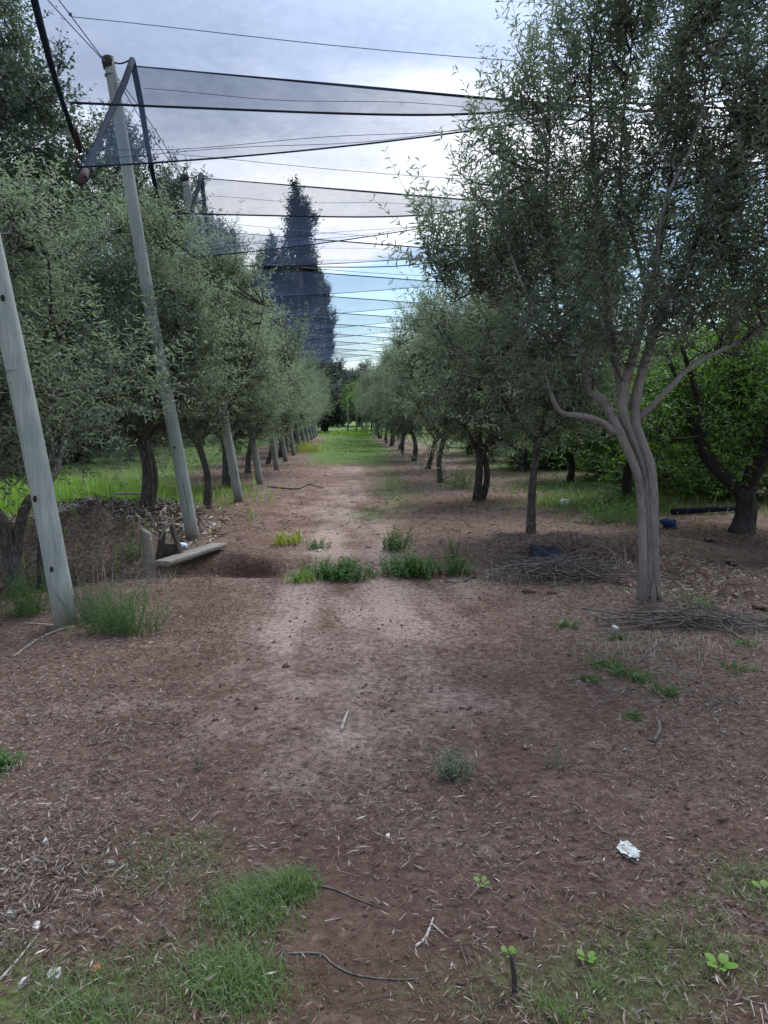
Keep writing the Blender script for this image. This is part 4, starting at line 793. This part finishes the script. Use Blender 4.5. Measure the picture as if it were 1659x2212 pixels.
# black plastic sheet in the right ditch
def sheet(name, label, cat, mtl, pts4, nu, nv, amp, seed, loc, thick=.004, arch=0.0):
    p = [np.asarray(q) - loc for q in pts4]; u, w = np.meshgrid(np.linspace(0, 1, nu), np.linspace(0, 1, nv)); u = u[..., None]; w = w[..., None]
    v = (p[0] * (1 - u) + p[1] * u) * (1 - w) + (p[3] * (1 - u) + p[2] * u) * w; n1, n2 = snoise(seed, 7), snoise(seed + 1, 22)
    v[..., 2] += arch * np.sin(np.pi * u[..., 0]) ** .7 * (.35 + .65 * np.sin(np.pi * np.clip(w[..., 0] * 1.1, 0, 1))) + amp * n1(v[..., 0], v[..., 1]) + amp * .3 * n2(v[..., 0], v[..., 1]); v[..., 0] += amp * .5 * n1(v[..., 1] + 4, v[..., 0]); v[..., 1] += amp * .5 * n2(v[..., 0] * .5, v[..., 1] * .5 + 3)
    i = (np.arange(nv - 1)[:, None] * nu + np.arange(nu - 1)[None]).ravel(); mb = MB(); mb.add(v.reshape(-1, 3), np.stack([i, i + 1, i + nu + 1, i + nu], 1)); o = mb.build(name, mtl, None, True, loc)
    md = o.modifiers.new('thickness', 'SOLIDIFY'); md.thickness = thick; return tag(o, label, cat)
q = [at(1147, 1220, 7.2), at(1252, 1226, 7.15), at(1246, 1190, 7.75), at(1140, 1184, 7.85)]
sheet('plastic_sheet', 'crumpled black plastic sheet in the ditch right of the lane', 'plastic sheet', 'black_plastic', q, 48, 30, .045, 711, q[0], .004, .10)
c0 = on(1358, 1846, .012); g = np.random.default_rng(713); e1 = on(1384, 1858) - on(1334, 1826); e2 = on(1345, 1862) - on(1364, 1832); nr_, na_ = 6, 26
a_ = np.linspace(0, 6.283, na_, endpoint=False); rag = 1 + .16 * g.normal(size=na_) * .7 + .12 * np.sin(3 * a_ + 1); vv = [np.zeros(3)]
for k in range(1, nr_ + 1):
    for a0, r0_ in zip(a_, rag): q0 = (e1 * math.cos(a0) * .5 + e2 * math.sin(a0) * .42) * (k / nr_) * (1 + (r0_ - 1) * (k / nr_)); vv.append(q0 + np.array([0, 0, .006 * math.sin(q0[0] * 160 + q0[1] * 60) + .012 * (k / nr_) ** 2 * max(0, math.sin(a0 + 2.2)) + .0025 * g.normal()]))
mb = MB(); j = np.arange(na_); mb.add(np.array(vv), np.stack([np.zeros(na_, int), 1 + j, 1 + (j + 1) % na_], 1))
for k in range(nr_ - 1): mb.f4.append(np.stack([1 + k * na_ + j, 1 + (k + 1) * na_ + j, 1 + (k + 1) * na_ + (j + 1) % na_, 1 + k * na_ + (j + 1) % na_], 1)); mb.a4.append(np.full(na_, .5, np.float32))
o = mb.build('paper_scrap', 'paper', None, False, c0); md = o.modifiers.new('thickness', 'SOLIDIFY'); md.thickness = .0012; tag(o, 'torn white paper scrap lying on the brown soil at lower right', 'paper scrap')

# ------------------------------------------------------------------ brush piles and single sticks
SV = []
for s in range(5):
    g = np.random.default_rng(800 + s); p = [np.array([-.5, 0, 0]), np.array([-.2, g.normal() * .05, .02 + g.normal() * .02]), np.array([.15, g.normal() * .06, g.normal() * .03]), np.array([.5, g.normal() * .06, g.normal() * .03])]
    mb = MB(); tube(mb, crom(p, 4), [.0075, .007, .005, .002], 5, .5, .1, False)
    for k in range(3):
        a = p[1] + (p[2] - p[1]) * g.uniform(-.3, 1.3); d = np.array([g.uniform(.1, .25), g.normal() * .12, g.normal() * .05]); tube(mb, [a, a + d * .5, a + d], [.005, .004, .0015], 4, .5, 0, False)
    SV.append(mb.mesh('stick', 'stick_wood'))
def brush(label, cx, cy, rx, ry, hh, n, ang, seed):
    g = np.random.default_rng(seed); z0 = Hs(cx, cy); t = thing('brush_pile', label, 'brush pile', (cx, cy, z0), 0, 'heaps of pruned branches')
    for i in range(n):
        x, y = g.normal() * rx * .45, g.normal() * ry * .45; o = link('stick', SV[i % 5], t); f = math.exp(-(x / rx) ** 2 - (y / ry) ** 2)
        o.location = (x, y, Hs(cx + x, cy + y) - z0 + .015 + hh * f * g.uniform(0, 1)); o.rotation_euler = (g.uniform(0, 6.28), g.normal() * .10, ang + g.normal() * .75 + (math.pi if g.random() < .5 else 0)); s = g.uniform(.45, 1.1); o.scale = (s, s, s * .9)
x_, y_ = gp(1205, 1252); brush('tangled heap of grey pruned twigs in front of the black plastic', x_, y_, .52, .22, .14, 80, -.1, 821)
x_, y_ = gp(1500, 1350); brush('low heap of dark pruned twigs at the large olive foot', x_, y_, .55, .16, .06, 60, -.12, 822)
def stick(label, pts, r, mt='stick_wood', forks=(), cat='stick'):
    p = np.array([on(a, b, c if len(q) > 2 else r) for q in pts for a, b, c in [(*q, r) if len(q) == 2 else q]]); o = p[0].copy(); mb = MB(); tube(mb, crom(p - o, 5), [r, r, r * .85, r * .5], 6, .5, .1)
    for fk in forks: pp = np.array([on(a, b, r * 1.2) for a, b in fk]); tube(mb, crom(pp - o, 4), [r * .7, r * .6, r * .3], 5, .5, .1)
    tag(mb.build('stick', mt, None, True, o), label, cat, 'sticks lying on the lane')
stick('pale peeled stick lying upright in the middle of the lane', [(738, 1580), (744, 1560), (752, 1538)], .009, 'pale_stick')
stick('crooked hook shaped brown root lying at right', [(1412, 1610, .02), (1424, 1590, .03), (1421, 1570, .03), (1410, 1562, .02)], .009, 'stick_wood', [[(1412, 1607), (1395, 1600)]])
stick('forked pale twig in the bare soil at the bottom', [(898, 2048), (918, 2030), (928, 2008), (936, 1985)], .0045, 'pale_stick', [[(933, 2000), (968, 2030)], [(918, 2030), (924, 2046)]])
stick('long thin twig running right from the grass tuft', [(665, 1910), (720, 1922), (775, 1945), (825, 1965)], .003)
stick('long curved runner stem across the bottom soil', [(610, 2062), (690, 2062), (720, 2085), (770, 2108), (850, 2118), (905, 2116)], .003)
stick('thin forked twig lying below the low green weeds at right', [(1385, 1430), (1400, 1410), (1440, 1385), (1460, 1372)], .006, 'stick_wood', [[(1388, 1425), (1384, 1395)]])
stick('dry stalk lying beside the foot of the first post', [(30, 1415), (75, 1385), (125, 1368), (175, 1358), (300, 1362)], .006, 'pale_stick')
stick('second dry stalk crossing the first at the left post foot', [(60, 1338), (110, 1350), (165, 1366)], .006, 'pale_stick')
stick('dark straight twig on the bare left soil', [(185, 1612), (240, 1602), (320, 1590)], .004)
stick('thin twig above the bare left soil', [(240, 1565), (330, 1564), (420, 1562)], .004)
stick('brown branch lying across the lane before the fourth left post', [(580, 1053), (640, 1058), (665, 1048), (700, 1056)], .02)
stick('thin stick in the lower left turf', [(85, 2205), (140, 2160), (215, 2115)], .004, 'pale_stick')
stick('straight stick at the lower left picture edge', [(0, 2120), (40, 2075), (85, 2020)], .004, 'pale_stick')
stick('small dark stick at the lip of the ditch', [(1005, 1258), (1018, 1247), (1030, 1240)], .012)
stick('pale board edge lying across the left ditch bank', [(250, 1112, .30), (320, 1110, .28), (400, 1112, .12)], .02, 'pale_stick')
# charred stake
b = on(1113, 2150); tpt = at(1103, 2062, b[1] + .0); mb = MB(); tube(mb, crom([np.array([0, 0, -.02]), (tpt - b) * .5 + np.array([.003, 0, 0]), tpt - b], 5), [.008, .0075, .005], 8, .5, .12)
tag(mb.build('stake', 'dark_board', None, True, b), 'short charred black stake stuck in the soil at the bottom', 'stake')
# pale chips and clods
def chip(label, px, py, w, h, seed, mt='chip', nm='wood_chip', cat='chip'):
    g = np.random.default_rng(seed); a = np.sort(g.uniform(0, 6.28, 9)); r = g.uniform(.7, 1.1, 9); x, y = np.cos(a) * r * w / 2, np.sin(a) * r * w * .3; rz = g.uniform(0, 3.1); X_, Y_ = x * math.cos(rz) - y * math.sin(rz), x * math.sin(rz) + y * math.cos(rz)
    v = np.vstack([np.stack([X_, Y_, np.zeros(9) - .004], 1), np.stack([X_ * .92, Y_ * .92, h * g.uniform(.6, 1.0, 9)], 1), [[0, 0, h * 1.05]]]); j = np.arange(9); j2 = (j + 1) % 9; mb = MB()
    mb.add(v, np.stack([j, j2, 9 + j2, 9 + j], 1)); mb.add(v, np.stack([9 + j, 9 + j2, np.full(9, 18)], 1)); tag(mb.build(nm, mt, None, False, on(px, py)), label, cat, 'pale chips and stones')
chip('white chip at the left edge above the turf', 22, 1978, .06, .012, 851); chip('white chip in the turf at lower left', 78, 2003, .045, .01, 852); chip('bright chip standing in the lower left turf corner', 50, 2128, .035, .02, 853)
chip('pale chip among the litter at left', 240, 1868, .04, .012, 854); chip('round pale stone in the litter at left', 100, 1822, .03, .018, 855, nm='stone', cat='stone'); chip('grey bark chip in the left turf', 118, 2105, .07, .008, 856)
chip('rusty brown leaf lying in the left turf', 205, 2095, .05, .008, 857, 'rust_leaf', 'dead_leaf', 'leaf'); chip('white fragment in the middle of the lane at the bottom', 838, 1806, .03, .008, 858); chip('small white chip right of the torn paper', 1450, 1865, .022, .008, 859)
chip('pale flake under the twig heap at right', 1330, 1358, .09, .02, 860); chip('pale flake left of the large olive foot', 1215, 1345, .06, .02, 861); chip('whitish flake at the ditch weeds', 690, 1222, .09, .03, 862)
for i, (px, py, w) in enumerate(((1350, 1262, .2), (1140, 1280, .16), (1530, 1225, .22), (1640, 1300, .2), (1580, 1232, .16), (1190, 1282, .12))):
    crumple('soil_clod', ['dark red clod beside the large olive trunk', 'red clod at the left end of the twig heap', 'large red clod right of the large olive', 'red clod at the right picture edge', 'red clod next to the large one at right', 'small red clod under the twig heap'][i], 'clod', 'clod', px, py, w * .8, w * .3, 720 + i)

# ------------------------------------------------------------------ weeds
def weed(name, label, px, py, rx, ry, h, n, J, ll, lw, seed, mt='weed_leaf', spread=.3, cat='weed', stem=.0022, group='weeds on the lane', upright=1.0, dz=0):
    g = np.random.default_rng(seed); c = on(px, py); a = np.stack([g.normal(size=n) * rx * .5, g.normal(size=n) * ry * .5, np.zeros(n)], 1); a[:, 2] = H(a[:, 0] + c[0], a[:, 1] + c[1]) - c[2] - .005
    d = np.stack([a[:, 0] / (rx + .01) * spread + g.normal(size=n) * spread, a[:, 1] / (ry + .01) * spread + g.normal(size=n) * spread, np.full(n, upright)], 1); L = h * g.uniform(.45, 1.1, n)
    t = thing(name, label, cat, c, 0, group); lm, sm = MB(), MB(); twigs(lm, sm, a, d, L, J, ll, lw, g, .9, .12, stem, None, .4, .12); lm.build('leaves', mt, t)['kind'] = 'stuff'; sm.build('stems', mt, t)['kind'] = 'stuff'
def tuft(name, label, px, py, rx, ry, h, n, w, seed, mt='grass_blade', vm=.6, cat='weed', lean=.4):
    g = np.random.default_rng(seed); c = on(px, py); x = c[0] + g.normal(size=n) * rx * .5; y = c[1] + g.normal(size=n) * ry * .5; mb = MB()
    blades(mb, x, y, h * g.uniform(.5, 1.1, n), w, g, np.clip(g.normal(vm, .18, n), 0, 1), lean); v = np.concatenate(mb.v); mb.v = [v - c]; t = thing(name, label, cat, c, 0, 'weeds on the lane'); mb.build('blades', mt, t)['kind'] = 'stuff'
weed('weed_clump', 'dark green leafy weed clump at the left of the lane ditch', 728, 1246, .27, .12, .17, 110, 9, .042, .018, 901)
weed('weed_clump', 'dense tall green weed clump in the middle of the lane ditch', 888, 1242, .27, .13, .21, 120, 9, .042, .018, 902)
weed('weed_clump', 'bushy upper part of green weeds at the ditch far bank', 852, 1222, .12, .1, .26, 40, 10, .042, .018, 903)
weed('weed_clump', 'upright green weed clump at the right of the lane ditch', 990, 1236, .13, .1, .18, 36, 9, .036, .013, 904)
weed('weed_plant', 'single tall feathery weed behind the right ditch clump', 978, 1200, .05, .05, .30, 10, 12, .035, .009, 905, spread=.15)
tuft('weed_tuft', 'light green grass tuft at the left foot of the ditch weeds', 650, 1256, .16, .07, .14, 90, .008, 906, 'far_grass', .6)
tuft('weed_tuft', 'yellow green strappy plant beyond the ditch on the left', 628, 1176, .22, .12, .22, 60, .018, 907, 'yellow_weed', .55, lean=.7)
weed('weed_clump', 'dark low weeds right of the yellow green plant', 685, 1185, .12, .1, .14, 30, 7, .03, .012, 908)
weed('weed_bush', 'bushy grey green weed growing at the foot of the first post', 215, 1345, .26, .16, .30, 90, 14, .028, .005, 909, 'grey_weed', .35)
weed('weed_bush', 'dark green feathery weed right of the first post', 262, 1368, .22, .14, .34, 110, 14, .030, .006, 910, 'weed_leaf', .28)
weed('weed_bush', 'green weed behind the foot of the first post at left', 55, 1320, .22, .16, .36, 80, 12, .032, .008, 911, 'weed_leaf', .25)
tuft('weed_tuft', 'tuft of green blades growing on the pit edge at left', 385, 1235, .3, .12, .16, 60, .006, 912, 'grass_blade', .55)
weed('weed_bush', 'small green weed at the front of the post stub', 295, 1210, .12, .1, .24, 30, 8, .03, .010, 913)
tuft('dry_grass', 'dry straw tuft hanging over the ditch bank left of the plank', 318, 1195, .24, .14, .22, 130, .006, 914, 'dry_stalk', .7, 'dry grass', .8)
tuft('dry_grass', 'tall dry stalks standing before the left soil mound', 225, 1300, .5, .25, .5, 16, .005, 915, 'dry_stalk', .6, 'dry grass', .12)
tuft('dry_grass', 'dry straw along the right ditch edge', 1120, 1240, .5, .3, .13, 160, .006, 916, 'dry_stalk', .65, 'dry grass', .8)
tuft('dry_grass', 'rusty dry grass left of the large olive trunk', 1330, 1230, .45, .2, .22, 170, .007, 917, 'dry_stalk', .55, 'dry grass', .9)
tuft('dry_grass', 'dry stubble in front of the twig heap at the olive foot', 1430, 1400, .9, .25, .09, 260, .0045, 918, 'dry_stalk', .6, 'dry grass', .8)
weed('weed_plant', 'silvery grey weed bush growing alone on the lane', 985, 1682, .06, .06, .155, 34, 12, .022, .0045, 919, 'grey_weed', .32)
weed('weed_plant', 'thin dry grey weed right of the silvery weed', 1198, 1662, .05, .05, .11, 9, 8, .02, .004, 920, 'grey_weed', .3)
weed('weed_plant', 'lone leafless stalk weed on the left of the lane', 425, 1660, .03, .03, .14, 5, 5, .018, .005, 921, 'grey_weed', .25)
for i, (px, py, r, s) in enumerate(((1305, 1438, .11, .10), (1352, 1462, .07, .10), (1385, 1475, .06, .07), (1318, 1450, .09, .06), (1448, 1500, .06, .09), (1272, 1472, .05, .05), (1368, 1553, .03, .035), (1335, 1380, .07, .05), (1230, 1352, .08, .06), (1620, 1395, .08, .05), (1600, 1450, .08, .05))):
    weed('weed_plant', ['broad low green weed at the top of the right weed patch', 'brightest green weed in the right weed patch', 'small weed at the right of the weed patch', 'creeping weed inside the right weed patch', 'green weed standing off to the right of the patch', 'tiny weed left of the patch', 'single pale green seedling below the weed patch', 'faint low weed under the twig heap', 'low weed left of the large olive foot', 'low weed near the right picture edge', 'lower weed near the right picture edge'][i], px, py, r, r, s, 22, 5, .022, .010, 930 + i, 'weed_leaf', .8)
weed('weed_plant', 'leafy green weed among straw in front of the clods', 1510, 1318, .14, .1, .14, 26, 7, .03, .009, 950)
weed('weed_plant', 'green weed growing under the twig heap beside the plastic', 1290, 1232, .18, .1, .13, 40, 6, .03, .010, 951)
weed('weed_bush', 'green weeds growing behind the large olive trunk', 1330, 1128, .6, .4, .34, 120, 8, .045, .016, 952)
tuft('weed_tuft', 'bright grass tuft left of the white bag', 1195, 1092, .3, .2, .2, 80, .012, 953, 'far_grass', .35)
weed('weed_bush', 'green weeds under the third right olive', 985, 1055, .4, .5, .5, 60, 8, .06, .022, 954)
tuft('dry_grass', 'yellowing grass tuft at the foot of the far left posts', 662, 975, .8, 1.6, .5, 160, .03, 955, 'yellow_weed', .4, 'dry grass', .4)
weed('weed_bush', 'grey green shrubs on the grassy bank behind the second post', 300, 1010, 1.8, 1.2, .9, 160, 10, .07, .02, 956, 'grey_weed', .3)
weed('weed_plant', 'green weed at the left picture edge beside the litter', 3, 1660, .05, .08, .07, 40, 5, .025, .008, 957)
# seedlings with round leaves at the bottom right
def seedling(label, px, py, s, n, seed):
    g = np.random.default_rng(seed); c = on(px, py); t = thing('seedling', label, 'seedling', c, 0, 'broad leaved seedlings')
    for k in range(n):
        a = k * 2.4 + g.uniform(-.3, .3); d = np.array([math.cos(a), math.sin(a), .35]); d /= np.linalg.norm(d); sd = np.cross(d, [0, 0, 1]); sd /= np.linalg.norm(sd); u = np.cross(sd, d); h = s * g.uniform(.5, 1.0); L = s * g.uniform(.8, 1.1)
        st = np.array([0, 0, h * .6]); b = st + d * L * .35; v = [b]; prof = [(.15, .22), (.4, .36), (.65, .36), (.88, .2)]
        for q, w in prof: v += [b + d * L * q + sd * w * L + u * w * L * .2, b + d * L * q - sd * w * L + u * w * L * .2]
        v.append(b + d * L); v = np.array(v); f3 = [(0, 1, 2), (7, 9, 8)]; f4 = [(1, 3, 4, 2), (3, 5, 6, 4), (5, 7, 8, 6)]
        mb = MB(); mb.add(v, f3, .45); mb.add(v, f4, .45); mb.build('leaf', 'far_grass', t, True)
        mb = MB(); tube(mb, [np.array([0, 0, -.005]), st * .6, b], [.0016, .0014, .001], 5); mb.build('stem', 'weed_leaf', t)
seedling('largest bright green seedling near the bottom right corner', 1555, 2100, .034, 6, 961); seedling('round bright green seedling left of the largest one', 1268, 2082, .024, 5, 962); seedling('bright seedling beside the charred stake', 1098, 2068, .02, 4, 963); seedling('small green seedling above the stake on bare soil', 1040, 1918, .026, 4, 964); seedling('seedling at the right picture edge', 1652, 1935, .03, 4, 965)
for i, (px, py, h) in enumerate(((1165, 2180, .04), (1220, 2200, .075), (1300, 2140, .05), (1505, 1950, .035), (1540, 1985, .04), (1450, 1960, .03))):
    tuft('grass_tuft', ['feathery green tuft at the bottom by the stake', 'upright green grass tuft at the bottom edge', 'yellowish grass tuft below the round seedling', 'small tuft on red soil at right', 'small tuft below the right one on red soil', 'small tuft left of the two right ones'][i], px, py, .05, .04, h, 40, .0035, 970 + i, 'grass_blade', .7)
